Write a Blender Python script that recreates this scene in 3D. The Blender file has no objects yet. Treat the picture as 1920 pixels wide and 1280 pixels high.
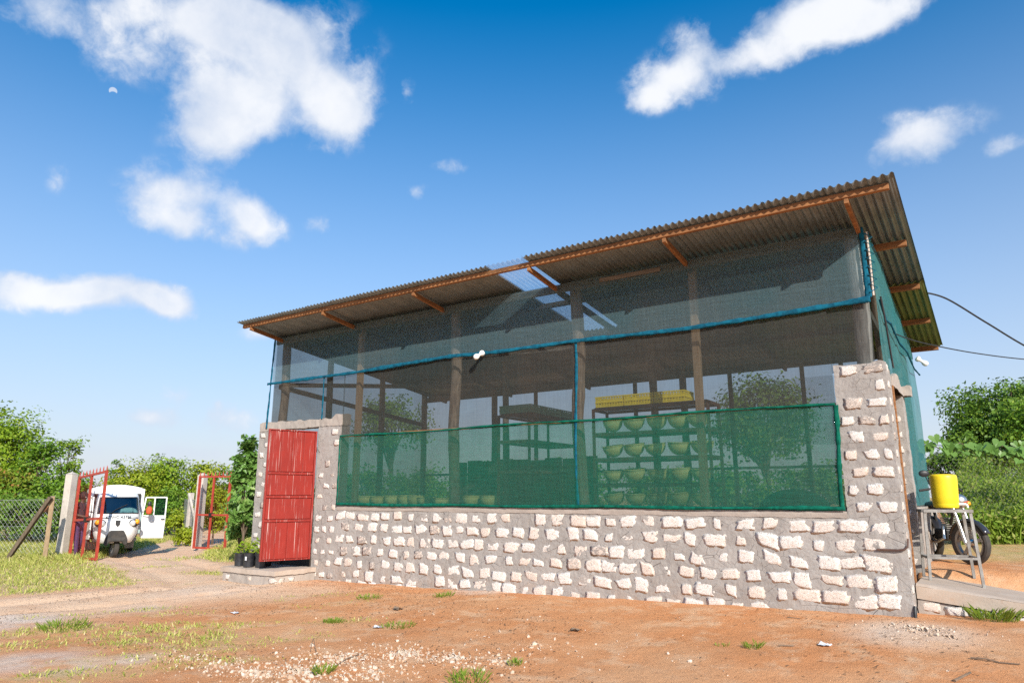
import bpy, math, random
import numpy as np
from mathutils import Vector, Matrix, Euler, noise

R = math.radians
rng = random.Random(11)
nr = np.random.RandomState(11)
SC = bpy.context.scene
COL = SC.collection

# ------------------------------------------------------------------ camera
F_PX, PITCH, YAW = 1310.0, math.atan(290 / 1310.0), R(34.3935)
cam_d = bpy.data.cameras.new('camera')
cam = bpy.data.objects.new('camera', cam_d)
COL.objects.link(cam)
cam.location = (0, 0, 1.6)
cam.rotation_euler = (R(90) + PITCH, 0, YAW)
cam_d.sensor_width = 36
cam_d.lens = 36 * F_PX / 1920
cam_d.clip_start = 0.05
cam_d.clip_end = 3000
SC.camera = cam

# ------------------------------------------------------------------ light and exposure
SUN_TO = Vector((0.96, -0.80, 0.69)).normalized()      # direction towards the sun
SUN_EL = math.asin(SUN_TO.z)
SUN_AZ = math.atan2(SUN_TO.x, SUN_TO.y)
sun_d = bpy.data.lights.new('sun', 'SUN')
sun_d.energy = 4.6
sun_d.angle = R(0.6)
sun_d.color = (1.0, 0.93, 0.82)
sun = bpy.data.objects.new('sun', sun_d)
COL.objects.link(sun)
sun.rotation_euler = SUN_TO.to_track_quat('Z', 'Y').to_euler()
sun.location = (20, -20, 30)

SC.view_settings.view_transform = 'Standard'
SC.view_settings.look = 'None'
SC.view_settings.gamma = 1.0
SC.view_settings.exposure = 0.45
SC.view_settings.use_curve_mapping = False
SC.render.engine = 'CYCLES'
SC.cycles.transparent_max_bounces = 24
SC.cycles.max_bounces = 8
SC.cycles.use_denoising = False
SC.cycles.use_adaptive_sampling = False

_h = np.array([-math.sin(YAW), math.cos(YAW), 0.0])
_r = np.array([math.cos(YAW), math.sin(YAW), 0.0])
_z = np.array([0, 0, 1.0])
_fw = _h * math.cos(PITCH) + _z * math.sin(PITCH)
_up = -_h * math.sin(PITCH) + _z * math.cos(PITCH)
_C = np.array([0, 0, 1.6])


def sight(px, py):                      # direction of a photograph pixel (1920 x 1280)
    return _fw + _r * ((px - 960) / F_PX) - _up * ((py - 640) / F_PX)


def at(px, py, d):                      # survey point: pixel and distance along the view axis
    return Vector(_C + sight(px, py) * d)


def on_y(px, py, y):
    d = sight(px, py)
    return Vector(_C + d * (y / d[1]))


def on_z(px, py, z):
    d = sight(px, py)
    return Vector(_C + d * ((z - 1.6) / d[2]))


# ------------------------------------------------------------------ world: sky, clouds, day moon
world = bpy.data.worlds.new('World')
SC.world = world
world.use_nodes = True
WN, WL = world.node_tree.nodes, world.node_tree.links
WN.clear()


def wnode(t, **kw):
    n = WN.new(t)
    for k, v in kw.items():
        setattr(n, k, v)
    return n


def wmath(op, a, b=None, clamp=False):
    n = wnode('ShaderNodeMath', operation=op)
    n.use_clamp = clamp
    for i, x in enumerate((a, b)):
        if x is None:
            continue
        if isinstance(x, (int, float)):
            n.inputs[i].default_value = x
        else:
            WL.new(x, n.inputs[i])
    return n.outputs[0]


def wmap(x, a, b, c, d, smooth=False):
    n = wnode('ShaderNodeMapRange', interpolation_type='SMOOTHSTEP' if smooth else 'LINEAR')
    n.inputs['From Min'].default_value = a
    n.inputs['From Max'].default_value = b
    n.inputs['To Min'].default_value = c
    n.inputs['To Max'].default_value = d
    WL.new(x, n.inputs['Value'])
    return n.outputs[0]


sky = wnode('ShaderNodeTexSky', sky_type='NISHITA')
sky.sun_disc = False
sky.sun_elevation = SUN_EL
sky.sun_rotation = SUN_AZ
sky.altitude = 50
sky.air_density = 1.0
sky.dust_density = 1.2
sky.ozone_density = 2.5
tc = wnode('ShaderNodeTexCoord')
dirn = wnode('ShaderNodeVectorMath', operation='NORMALIZE')
WL.new(tc.outputs['Generated'], dirn.inputs[0])
D0 = dirn.outputs[0]


def wnoise(vec, scale, detail, rough=0.55):
    n = wnode('ShaderNodeTexNoise')
    n.inputs['Scale'].default_value = scale
    n.inputs['Detail'].default_value = detail
    n.inputs['Roughness'].default_value = rough
    WL.new(vec, n.inputs['Vector'])
    return n


def warp(vec, scale, amp, detail):
    n = wnoise(vec, scale, detail)
    s = wnode('ShaderNodeVectorMath', operation='SUBTRACT')
    s.inputs[1].default_value = (0.5, 0.5, 0.5)
    WL.new(n.outputs['Color'], s.inputs[0])
    m = wnode('ShaderNodeVectorMath', operation='SCALE')
    m.inputs['Scale'].default_value = amp
    WL.new(s.outputs[0], m.inputs[0])
    a = wnode('ShaderNodeVectorMath', operation='ADD')
    WL.new(vec, a.inputs[0])
    WL.new(m.outputs[0], a.inputs[1])
    return a.outputs[0]


D1 = warp(D0, 6.0, 0.07, 4)
CLOUDS = [  # pixel centre, radii in pixels, strength: the clouds of the photograph
    (535, 110, 190, 150, 1.0), (440, 215, 120, 85, 1.0), (640, 190, 85, 80, 0.95), (370, 40, 150, 70, 0.75),
    (100, 15, 120, 70, 0.7), (230, 110, 90, 55, 0.45), (390, 285, 85, 70, 0.75), (470, 40, 130, 80, 0.8),
    (315, 385, 85, 70, 0.95), (450, 395, 95, 68, 0.9), (505, 430, 60, 45, 0.7), (330, 440, 70, 40, 0.6),
    (75, 540, 130, 40, 1.0), (215, 560, 130, 42, 1.0), (310, 580, 55, 36, 0.9),
    (1500, 25, 130, 85, 1.0), (1610, -5, 130, 55, 0.9), (1420, 110, 85, 42, 0.75), (1310, 115, 80, 80, 0.85), (1235, 165, 85, 60, 0.8), (1200, 195, 50, 30, 0.5),
    (1720, 265, 115, 62, 1.0), (1885, 275, 55, 24, 0.5),
    (290, 780, 70, 30, 0.95), (440, 785, 60, 40, 0.75), (190, 850, 60, 30, 0.65), (355, 850, 80, 24, 0.62),
    (330, 740, 50, 25, 0.4), (840, 320, 34, 20, 0.42), (788, 360, 32, 22, 0.4), (622, 417, 34, 22, 0.4),
    (95, 335, 26, 36, 0.38), (770, 175, 18, 45, 0.35), (1650, 20, 110, 40, 0.6),
    (510, 620, 60, 26, 0.35), (1000, 860, 400, 40, 0.3)]


def cloud_sum(vec):
    tot = None
    for (px, py, rx, ry, s) in CLOUDS:
        d = Vector(sight(px, py)).normalized()
        t = Vector((d.y, -d.x, 0)).normalized()
        u = t.cross(d).normalized()
        m = Matrix((t, d, u)).transposed()
        mp = wnode('ShaderNodeMapping', vector_type='TEXTURE')
        mp.inputs['Location'].default_value = d
        mp.inputs['Rotation'].default_value = m.to_euler('XYZ')
        k = 1.30 / F_PX / (1 + ((px - 960) ** 2 + (py - 640) ** 2) / F_PX ** 2) ** 0.6
        mp.inputs['Scale'].default_value = (rx * k, 0.5, ry * k)
        WL.new(vec, mp.inputs['Vector'])
        ln = wnode('ShaderNodeVectorMath', operation='LENGTH')
        WL.new(mp.outputs[0], ln.inputs[0])
        f = wmap(ln.outputs['Value'], 0.0, 1.0, s, 0.0, True)
        tot = f if tot is None else wmath('ADD', tot, f)
    return wmath('MINIMUM', tot, 1.0)


body = cloud_sum(D1)
lumps = wnoise(D0, 7.5, 4, 0.55)
fine = wnoise(warp(D0, 18.0, 0.03, 4), 17.0, 14, 0.64)
fb = wmath('ADD', wmath('MULTIPLY', wmath('SUBTRACT', lumps.outputs['Fac'], 0.5), 2.6),
           wmath('MULTIPLY', wmath('SUBTRACT', fine.outputs['Fac'], 0.5), 2.9))
sep = wnode('ShaderNodeSeparateXYZ')
WL.new(D0, sep.inputs[0])
edge = wmath('SUBTRACT', 1.12, wmath('MULTIPLY', body, 0.85))
dens = wmath('ADD', wmath('MULTIPLY', body, 1.12), wmath('MULTIPLY', fb, edge))
cover = wmap(dens, 0.12, 1.2, 0.0, 1.0, True)
gate = wmap(body, 0.0, 0.30, 0.0, 1.0, True)
cover = wmath('MULTIPLY', cover, gate)
shade_n = wnoise(D0, 8.0, 5, 0.5)
lum = wmap(wmath('ADD', wmath('MULTIPLY', dens, 0.35), wmath('MULTIPLY', shade_n.outputs['Fac'], 1.0)), 0.62, 1.08, 0.0, 1.0, True)
ccol = wnode('ShaderNodeMix', data_type='RGBA')
WL.new(lum, ccol.inputs[0])
ccol.inputs[6].default_value = (4.6, 5.1, 6.0, 1)
ccol.inputs[7].default_value = (6.6, 6.7, 6.9, 1)
# haze near the horizon
hz = wmap(sep.outputs['Z'], 0.0, 0.62, 1.0, 0.0)
hz = wmath('POWER', hz, 1.35)
skyt = wnode('ShaderNodeMix', data_type='RGBA')
skyt.blend_type = 'MULTIPLY'
skyt.inputs[0].default_value = 1.0
WL.new(sky.outputs[0], skyt.inputs[6])
skyt.inputs[7].default_value = (0.84, 1.04, 1.27, 1)
hmix = wnode('ShaderNodeMix', data_type='RGBA')
WL.new(wmath('MULTIPLY', hz, 0.93), hmix.inputs[0])
hsv = wnode('ShaderNodeHueSaturation')
hsv.inputs['Saturation'].default_value = 1.27
hsv.inputs['Hue'].default_value = 0.490
hsv.inputs['Value'].default_value = 1.04
WL.new(skyt.outputs[2], hsv.inputs['Color'])
WL.new(hsv.outputs[0], hmix.inputs[6])
hmix.inputs[7].default_value = (5.0, 5.05, 5.5, 1)
cmix = wnode('ShaderNodeMix', data_type='RGBA')
WL.new(wmath('MULTIPLY', cover, 0.95), cmix.inputs[0])
WL.new(hmix.outputs[2], cmix.inputs[6])
WL.new(ccol.outputs[2], cmix.inputs[7])
# the pale gibbous moon
md = Vector(sight(212, 171)).normalized()
mt = Vector((md.y, -md.x, 0)).normalized()
mu = mt.cross(md).normalized()
rad = 8.5 / F_PX / 1.5


def disc(centre, r, soft):
    s = wnode('ShaderNodeVectorMath', operation='DISTANCE')
    WL.new(D0, s.inputs[0])
    s.inputs[1].default_value = centre
    return wmap(s.outputs['Value'], r * (1 - soft), r * (1 + soft), 1.0, 0.0, True)


moon = wmath('MULTIPLY', disc(md, rad, 0.12), wmath('SUBTRACT', 1.0, disc(md - mu * rad * 1.25 + mt * rad * 0.2, rad * 1.15, 0.12)))
mmix = wnode('ShaderNodeMix', data_type='RGBA')
WL.new(wmath('MULTIPLY', moon, 0.6), mmix.inputs[0])
WL.new(cmix.outputs[2], mmix.inputs[6])
mmix.inputs[7].default_value = (6.0, 6.3, 6.8, 1)
bg = wnode('ShaderNodeBackground')
bg.inputs['Strength'].default_value = 0.11
WL.new(mmix.outputs[2], bg.inputs['Color'])
wo = wnode('ShaderNodeOutputWorld')
WL.new(bg.outputs[0], wo.inputs[0])

# ------------------------------------------------------------------ materials


class NT:
    def __init__(s, name):
        s.m = bpy.data.materials.new(name)
        s.m.use_nodes = True
        s.n, s.l = s.m.node_tree.nodes, s.m.node_tree.links
        s.n.clear()
        s.out = s.n.new('ShaderNodeOutputMaterial')
        s.bsdf = s.n.new('ShaderNodeBsdfPrincipled')
        s.l.new(s.bsdf.outputs[0], s.out.inputs[0])
        s.tc = s.n.new('ShaderNodeTexCoord')

    def put(s, sock, v):
        if isinstance(v, (int, float)):
            sock.default_value = v
        elif isinstance(v, (tuple, list)):
            sock.default_value = tuple(v) + (1,) if len(v) == 3 and sock.type == 'RGBA' else v
        else:
            s.l.new(v, sock)

    def vec(s, scale=(1, 1, 1), src='Object'):
        mp = s.n.new('ShaderNodeMapping')
        mp.inputs['Scale'].default_value = scale
        s.l.new(s.tc.outputs[src], mp.inputs['Vector'])
        return mp.outputs[0]

    def noise(s, vec, scale, detail=6, rough=0.6, out='Fac'):
        t = s.n.new('ShaderNodeTexNoise')
        t.inputs['Scale'].default_value = scale
        t.inputs['Detail'].default_value = detail
        t.inputs['Roughness'].default_value = rough
        s.l.new(vec, t.inputs['Vector'])
        return t.outputs[out]

    def vor(s, vec, scale, out='Distance', feature='F1'):
        t = s.n.new('ShaderNodeTexVoronoi')
        t.feature = feature
        t.inputs['Scale'].default_value = scale
        s.l.new(vec, t.inputs['Vector'])
        return t.outputs[out]

    def ramp(s, x, a, b, c=0.0, d=1.0, smooth=True):
        t = s.n.new('ShaderNodeMapRange')
        t.interpolation_type = 'SMOOTHSTEP' if smooth else 'LINEAR'
        for k, v in (('From Min', a), ('From Max', b), ('To Min', c), ('To Max', d)):
            t.inputs[k].default_value = v
        s.l.new(x, t.inputs['Value'])
        return t.outputs[0]

    def math(s, op, a, b=0.0):
        t = s.n.new('ShaderNodeMath')
        t.operation = op
        s.put(t.inputs[0], a)
        s.put(t.inputs[1], b)
        return t.outputs[0]

    def mix(s, f, a, b, blend='MIX'):
        t = s.n.new('ShaderNodeMix')
        t.data_type = 'RGBA'
        t.blend_type = blend
        s.put(t.inputs[0], f)
        s.put(t.inputs[6], a)
        s.put(t.inputs[7], b)
        return t.outputs[2]

    def island(s):
        g = s.n.new('ShaderNodeNewGeometry')
        return g.outputs['Random Per Island']

    def objrand(s):
        g = s.n.new('ShaderNodeObjectInfo')
        return g.outputs['Random']

    def bump(s, h, strength=0.4, dist=0.02):
        b = s.n.new('ShaderNodeBump')
        b.inputs['Strength'].default_value = strength
        b.inputs['Distance'].default_value = dist
        s.l.new(h, b.inputs['Height'])
        s.l.new(b.outputs[0], s.bsdf.inputs['Normal'])

    def set(s, col=None, rough=None, metal=None, spec=None):
        for k, v in (('Base Color', col), ('Roughness', rough), ('Metallic', metal), ('Specular IOR Level', spec)):
            if v is not None:
                s.put(s.bsdf.inputs[k], v)
        return s.m


def plain(name, c1, c2=None, scale=6, rough=0.6, metal=0.0, bump=0.15, bscale=60, stretch=(1, 1, 1), spec=0.4, lo=0.35, hi=0.65, dirt=None, dlo=0.6, dhi=0.75):
    t = NT(name)
    v = t.vec(stretch)
    col = t.mix(t.ramp(t.noise(v, scale), lo, hi), c1, c2 or tuple(x * 0.75 for x in c1))
    if dirt:
        col = t.mix(t.ramp(t.noise(t.vec(), scale * 2.3, 8, 0.7), dlo, dhi), col, dirt)
    if bump:
        t.bump(t.noise(v, bscale, 4), bump, 0.01)
    t.set(col, rough, metal, spec)
    return t.m


M = {}


def make_materials():
    # mortar and stone
    t = NT('mortar'); v = t.vec()
    big = t.ramp(t.noise(v, 1.7, 5), 0.3, 0.7)
    col = t.mix(big, (0.295, 0.27, 0.248), (0.37, 0.343, 0.318))
    col = t.mix(t.ramp(t.noise(v, 14, 8, 0.7), 0.55, 0.75), col, (0.20, 0.172, 0.152))
    col = t.mix(t.ramp(t.noise(v, 45, 5, 0.7), 0.6, 0.8), col, (0.42, 0.37, 0.335))
    crack = t.ramp(t.vor(t.vec((1, 1, 1.4)), 4.2, 'Distance', 'DISTANCE_TO_EDGE'), 0.0, 0.012, 1.0, 0.0)
    crack = t.math('MULTIPLY', crack, t.ramp(t.noise(v, 2.3, 3), 0.46, 0.54))
    col = t.mix(t.math('MULTIPLY', crack, 0.9), col, (0.12, 0.105, 0.1))
    # red soil splashed up along the foot of the wall
    sx = t.n.new('ShaderNodeSeparateXYZ')
    geo = t.n.new('ShaderNodeNewGeometry')
    t.l.new(geo.outputs['Position'], sx.inputs[0])
    splash = t.math('MULTIPLY', t.ramp(sx.outputs['Z'], 0.1, 0.62, 1.0, 0.0), t.ramp(t.noise(v, 3.5, 6), 0.4, 0.65))
    col = t.mix(t.math('MULTIPLY', splash, 0.35), col, (0.40, 0.26, 0.17))
    t.bump(t.math('ADD', t.math('MULTIPLY', t.noise(v, 26, 8, 0.7), 1.0), t.math('MULTIPLY', crack, -0.8)), 0.55, 0.02)
    M['mortar'] = t.set(col, 0.95, 0, 0.15)

    t = NT('coral_stone'); v = t.vec(src='Object'); oi = t.n.new('ShaderNodeObjectInfo')
    ad = t.n.new('ShaderNodeVectorMath'); ad.operation = 'ADD'
    t.l.new(v, ad.inputs[0]); t.l.new(oi.outputs['Location'], ad.inputs[1])
    w = ad.outputs[0]
    rnd = oi.outputs['Random']
    col = t.mix(t.ramp(rnd, 0.45, 0.95), (0.74, 0.69, 0.64), (0.69, 0.57, 0.48))
    col = t.mix(t.ramp(t.noise(w, 5, 4), 0.5, 0.72), col, (0.66, 0.51, 0.41))
    col = t.mix(t.ramp(t.noise(w, 16, 5), 0.45, 0.7, 0, 0.7), col, (0.80, 0.77, 0.73))
    pit = t.math('MULTIPLY', t.ramp(t.noise(w, 34, 4, 0.65), 0.57, 0.64), t.ramp(t.noise(w, 6, 3), 0.40, 0.55))
    col = t.mix(pit, col, (0.20, 0.10, 0.06))
    smear = t.ramp(t.noise(w, 11, 9, 0.75), 0.56, 0.60)
    smear = t.math('MAXIMUM', smear, t.math('MULTIPLY', t.ramp(rnd, 0.90, 0.94), t.ramp(t.noise(w, 7, 8, 0.7), 0.44, 0.52)))
    col = t.mix(t.math('MULTIPLY', smear, 0.92), col, (0.31, 0.27, 0.245))
    t.bump(t.math('SUBTRACT', t.noise(w, 30, 8, 0.7), t.math('MULTIPLY', pit, 0.8)), 0.6, 0.02)
    M['stone'] = t.set(col, 0.95, 0, 0.15)

    t = NT('cement_plaster'); v = t.vec()
    col = t.mix(t.ramp(t.noise(v, 2.2, 6), 0.3, 0.7), (0.34, 0.30, 0.265), (0.42, 0.365, 0.32))
    col = t.mix(t.ramp(t.noise(v, 9, 8, 0.7), 0.56, 0.75), col, (0.25, 0.215, 0.19))
    t.bump(t.noise(v, 40, 6), 0.35, 0.015)
    M['plaster'] = t.set(col, 0.95, 0, 0.15)
    t = NT('concrete_slab'); v = t.vec()
    col = t.mix(t.ramp(t.noise(v, 1.6, 6), 0.3, 0.7), (0.42, 0.33, 0.26), (0.48, 0.40, 0.335))
    col = t.mix(t.ramp(t.noise(v, 12, 8, 0.7), 0.55, 0.75), col, (0.42, 0.30, 0.22))
    t.bump(t.noise(v, 35, 6), 0.3, 0.012)
    M['slab'] = t.set(col, 0.95, 0, 0.15)
    M['floor'] = plain('earth_floor', (0.12, 0.085, 0.06), (0.09, 0.065, 0.05), 3, 0.95, 0, 0.3, 30)
    M['post_concrete'] = plain('post_concrete', (0.54, 0.48, 0.42), (0.44, 0.39, 0.34), 5, 0.95, 0, 0.3, 50, dirt=(0.36, 0.30, 0.26))

    # timber and roof
    M['timber'] = plain('raw_timber', (0.33, 0.15, 0.06), (0.20, 0.09, 0.038), 5, 0.8, 0, 0.25, 30, (0.6, 6, 6), 0.25)
    M['timber_shaded'] = plain('shade_toned_timber', (0.085, 0.065, 0.05), (0.06, 0.045, 0.035), 5, 0.9, 0, 0.25, 30, (0.6, 6, 6), 0.2)  # same raw timber, with the indoor shade painted into its colour
    M['timber_pale'] = plain('pale_timber', (0.40, 0.29, 0.18), (0.30, 0.21, 0.13), 5, 0.8, 0, 0.25, 30, (6, 6, 0.6), 0.2)
    M['timber_grey'] = plain('grey_timber', (0.20, 0.17, 0.14), (0.13, 0.11, 0.09), 5, 0.9, 0, 0.3, 30, (0.6, 6, 6), 0.2)
    t = NT('pole_bark'); v = t.vec((5, 5, 0.8))
    col = t.mix(t.ramp(t.noise(v, 5, 7, 0.7), 0.35, 0.65), (0.36, 0.29, 0.22), (0.17, 0.13, 0.10))
    t.bump(t.noise(v, 9, 6), 0.6, 0.03)
    M['pole'] = t.set(col, 0.9, 0, 0.2)
    t = NT('silvered_pole'); v = t.vec((6, 6, 0.7))
    col = t.mix(t.ramp(t.noise(v, 4, 7, 0.7), 0.35, 0.65), (0.42, 0.42, 0.40), (0.20, 0.19, 0.18))
    col = t.mix(t.ramp(t.noise(t.vec((3, 3, 1)), 6, 5), 0.66, 0.74), col, (0.24, 0.12, 0.07))
    t.bump(t.noise(v, 9, 6), 0.5, 0.03)
    M['pole_grey'] = t.set(col, 0.8, 0, 0.25)

    t = NT('galvanised_roof'); v = t.vec()
    col = t.mix(t.ramp(t.noise(v, 1.2, 6), 0.35, 0.65), (0.21, 0.25, 0.265), (0.13, 0.158, 0.168))
    col = t.mix(t.ramp(t.noise(t.vec((3, 0.5, 3)), 6, 8, 0.7), 0.55, 0.75), col, (0.11, 0.095, 0.08))
    M['roof'] = t.set(col, t.ramp(t.noise(v, 5, 4), 0.3, 0.7, 0.34, 0.55), 0.5, 0.4)
    t = NT('green_reflection_roof'); v = t.vec()  # green reflected from the vegetation, painted into the sheet colour
    col = t.mix(t.ramp(t.noise(v, 1.2, 6), 0.35, 0.65), (0.17, 0.23, 0.08), (0.12, 0.165, 0.06))
    col = t.mix(t.ramp(t.noise(t.vec((3, 0.5, 3)), 6, 8, 0.7), 0.55, 0.75), col, (0.08, 0.07, 0.045))
    M['roof_green'] = t.set(col, 0.55, 0.45, 0.4)
    t = NT('clear_sheet'); v = t.vec()
    tr = t.n.new('ShaderNodeBsdfTransparent'); tr.inputs[0].default_value = (0.92, 0.97, 1.0, 1)
    gl = t.n.new('ShaderNodeBsdfGlossy'); gl.inputs['Roughness'].default_value = 0.15
    gl.inputs[0].default_value = (0.7, 0.8, 0.85, 1)
    tl = t.n.new('ShaderNodeBsdfTranslucent'); tl.inputs[0].default_value = (0.85, 0.92, 0.97, 1)
    m1 = t.n.new('ShaderNodeMixShader'); m1.inputs[0].default_value = 0.12
    t.l.new(tr.outputs[0], m1.inputs[1]); t.l.new(gl.outputs[0], m1.inputs[2])
    m2 = t.n.new('ShaderNodeMixShader'); t.l.new(t.ramp(t.noise(v, 3, 5), 0.3, 0.7, 0.12, 0.3), m2.inputs[0])
    t.l.new(m1.outputs[0], m2.inputs[1]); t.l.new(tl.outputs[0], m2.inputs[2])
    t.l.new(m2.outputs[0], t.out.inputs[0])
    M['clear'] = t.m

    # woven nets
    def net(name, c1, c2, cov, var=0.13, fine=1.0, transl=0.4):
        t = NT(name)
        a = t.noise(t.vec((1.2, 1.2, 55)), 2.0 * fine, 3, 0.6)
        b = t.noise(t.vec((70, 70, 1.0)), 1.2 * fine, 3, 0.6)
        c = t.noise(t.vec(), 0.7, 4)
        s = t.math('ADD', t.math('MULTIPLY', t.math('ADD', a, b), 0.5), t.math('MULTIPLY', c, 0.8))
        f = t.ramp(s, 0.55, 1.25, cov - var, cov + var, False)
        col = t.mix(t.ramp(c, 0.35, 0.65), c1, c2)
        wr = t.math('ADD', t.noise(t.vec((1.5, 1.5, 9)), 1.6, 5), t.math('MULTIPLY', t.noise(t.vec((7, 7, 1.2)), 1.5, 4), 0.6))
        bp = t.n.new('ShaderNodeBump'); bp.inputs['Strength'].default_value = 0.5; bp.inputs['Distance'].default_value = 0.04
        t.l.new(wr, bp.inputs['Height'])
        df = t.n.new('ShaderNodeBsdfDiffuse'); t.l.new(col, df.inputs[0]); t.l.new(bp.outputs[0], df.inputs['Normal'])
        tl = t.n.new('ShaderNodeBsdfTranslucent'); t.l.new(col, tl.inputs[0])
        m0 = t.n.new('ShaderNodeMixShader'); m0.inputs[0].default_value = transl
        t.l.new(df.outputs[0], m0.inputs[1]); t.l.new(tl.outputs[0], m0.inputs[2])
        tr = t.n.new('ShaderNodeBsdfTransparent')
        m1 = t.n.new('ShaderNodeMixShader'); t.l.new(f, m1.inputs[0])
        t.l.new(tr.outputs[0], m1.inputs[1]); t.l.new(m0.outputs[0], m1.inputs[2])
        t.l.new(m1.outputs[0], t.out.inputs[0])
        return t.m
    M['net_blue'] = net('blue_net', (0.13, 0.24, 0.28), (0.155, 0.225, 0.25), 0.54)
    M['net_grey'] = net('grey_net', (0.075, 0.092, 0.088), (0.10, 0.095, 0.086), 0.58)
    M['net_green'] = net('green_net', (0.024, 0.26, 0.165), (0.045, 0.21, 0.145), 0.43)
    M['net_back'] = net('back_net', (0.14, 0.25, 0.31), (0.17, 0.26, 0.31), 0.30)
    M['net_side'] = net('side_net', (0.07, 0.30, 0.32), (0.09, 0.27, 0.28), 0.74, 0.08)
    M['hem_blue'] = plain('blue_hem', (0.008, 0.12, 0.19), (0.006, 0.065, 0.11), 14, 0.85, 0, 0.4, 40, spec=0.1)
    M['hem_green'] = plain('green_hem', (0.005, 0.13, 0.085), (0.003, 0.075, 0.05), 14, 0.85, 0, 0.4, 40, spec=0.1)

    # red sheet-metal door with limewash drips
    t = NT('red_door_paint'); v = t.vec()
    col = t.mix(t.ramp(t.noise(v, 3, 6), 0.3, 0.7), (0.285, 0.021, 0.013), (0.235, 0.018, 0.012))
    dv = t.vec((14, 14, 0.22))
    d = t.ramp(t.noise(dv, 3.0, 4, 0.6), 0.60, 0.66)
    d2 = t.ramp(t.noise(t.vec((40, 40, 0.5)), 2.0, 5, 0.7), 0.60, 0.70)
    zone = t.ramp(t.noise(t.vec((0.9, 0.9, 0.25)), 1.6, 2), 0.42, 0.6)
    drip = t.math('MULTIPLY', t.math('MAXIMUM', d, t.math('MULTIPLY', d2, 0.8)), t.ramp(zone, 0, 1, 0.35, 0.95))
    col = t.mix(drip, col, (0.62, 0.46, 0.42))
    col = t.mix(t.ramp(t.noise(v, 30, 6, 0.7), 0.66, 0.76), col, (0.55, 0.38, 0.34))
    M['door_red'] = t.set(col, 0.42, 0, 0.5)
    M['gate_red'] = plain('gate_red_paint', (0.42, 0.06, 0.035), (0.34, 0.045, 0.03), 8, 0.5, 0, 0.1, 60, dirt=(0.50, 0.20, 0.12))
    M['wire'] = plain('galvanised_wire', (0.34, 0.35, 0.34), (0.25, 0.25, 0.245), 8, 0.55, 0.3, 0)
    M['wire_dark'] = plain('dull_wire', (0.16, 0.17, 0.15), (0.11, 0.11, 0.10), 8, 0.7, 0.3, 0)
    M['steel'] = plain('bare_steel', (0.34, 0.33, 0.31), (0.24, 0.22, 0.20), 9, 0.5, 0.6, 0.1, 60, dirt=(0.20, 0.11, 0.06))
    M['rack_steel'] = plain('rack_steel', (0.16, 0.06, 0.04), (0.10, 0.05, 0.035), 9, 0.7, 0.2, 0.1)
    M['board'] = plain('rack_board', (0.13, 0.10, 0.075), (0.09, 0.07, 0.05), 4, 0.85, 0, 0.2)
    M['yellow'] = plain('yellow_plastic', (0.86, 0.66, 0.02), (0.80, 0.58, 0.02), 5, 0.42, 0, 0.08, 30, spec=0.5, dirt=(0.66, 0.44, 0.08), dlo=0.58, dhi=0.8)
    M['crate_yellow'] = plain('yellow_crate', (0.92, 0.78, 0.05), (0.84, 0.68, 0.04), 9, 0.5, 0, 0)
    M['crate_green'] = plain('green_crate', (0.16, 0.46, 0.28), (0.13, 0.38, 0.23), 9, 0.5, 0, 0)
    M['tub'] = plain('straw_tub', (0.84, 0.86, 0.36), (0.74, 0.74, 0.26), 9, 0.6, 0, 0.2, 30)
    M['white_plastic'] = plain('white_plastic', (0.82, 0.82, 0.80), (0.78, 0.78, 0.76), 5, 0.4, 0, 0)
    M['black'] = plain('black_plastic', (0.018, 0.018, 0.02), (0.028, 0.028, 0.03), 12, 0.45, 0, 0.1)
    M['polybag'] = plain('black_polythene', (0.015, 0.016, 0.02), (0.03, 0.03, 0.035), 9, 0.28, 0, 0.7, 18, spec=0.6)
    M['cable'] = plain('cable_sheath', (0.02, 0.02, 0.022), (0.03, 0.03, 0.03), 12, 0.5, 0, 0)
    M['conduit'] = plain('brown_conduit', (0.13, 0.075, 0.055), (0.09, 0.05, 0.04), 9, 0.5, 0, 0)
    M['white_paint'] = plain('white_vehicle_paint', (0.80, 0.80, 0.79), (0.76, 0.76, 0.74), 3, 0.32, 0, 0, spec=0.5, dirt=(0.62, 0.55, 0.48), dlo=0.62, dhi=0.85)
    M['dark_metal'] = plain('dark_metal', (0.05, 0.048, 0.045), (0.035, 0.033, 0.03), 8, 0.5, 0.5, 0)
    M['rubber'] = plain('tyre_rubber', (0.035, 0.034, 0.033), (0.06, 0.052, 0.045), 9, 0.85, 0, 0.2, 40)
    M['chrome'] = plain('chrome', (0.62, 0.62, 0.60), (0.50, 0.48, 0.45), 9, 0.28, 0.9, 0)
    M['alloy'] = plain('grey_alloy', (0.30, 0.29, 0.27), (0.22, 0.20, 0.18), 9, 0.45, 0.6, 0)
    M['paint_black'] = plain('black_paint', (0.02, 0.022, 0.03), (0.03, 0.03, 0.035), 4, 0.2, 0, 0, spec=0.6)
    M['amber'] = plain('amber_lens', (0.85, 0.36, 0.02), (0.75, 0.30, 0.02), 9, 0.2, 0, 0)
    M['lens'] = plain('headlamp_lens', (0.70, 0.71, 0.70), (0.55, 0.56, 0.56), 9, 0.12, 0.3, 0)
    M['orange_cloth'] = plain('orange_red_cloth', (0.70, 0.11, 0.04), (0.58, 0.08, 0.03), 9, 0.8, 0, 0.3)
    M['blue_plastic'] = plain('blue_plastic', (0.03, 0.16, 0.40), (0.02, 0.12, 0.32), 9, 0.4, 0, 0)
    M['bark'] = plain('tree_bark', (0.16, 0.12, 0.085), (0.10, 0.075, 0.05), 6, 0.9, 0, 0.5, 30, (4, 4, 1), 0.2)
    M['stick'] = plain('dry_stick', (0.22, 0.15, 0.10), (0.14, 0.10, 0.07), 8, 0.9, 0, 0.3)
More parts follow.
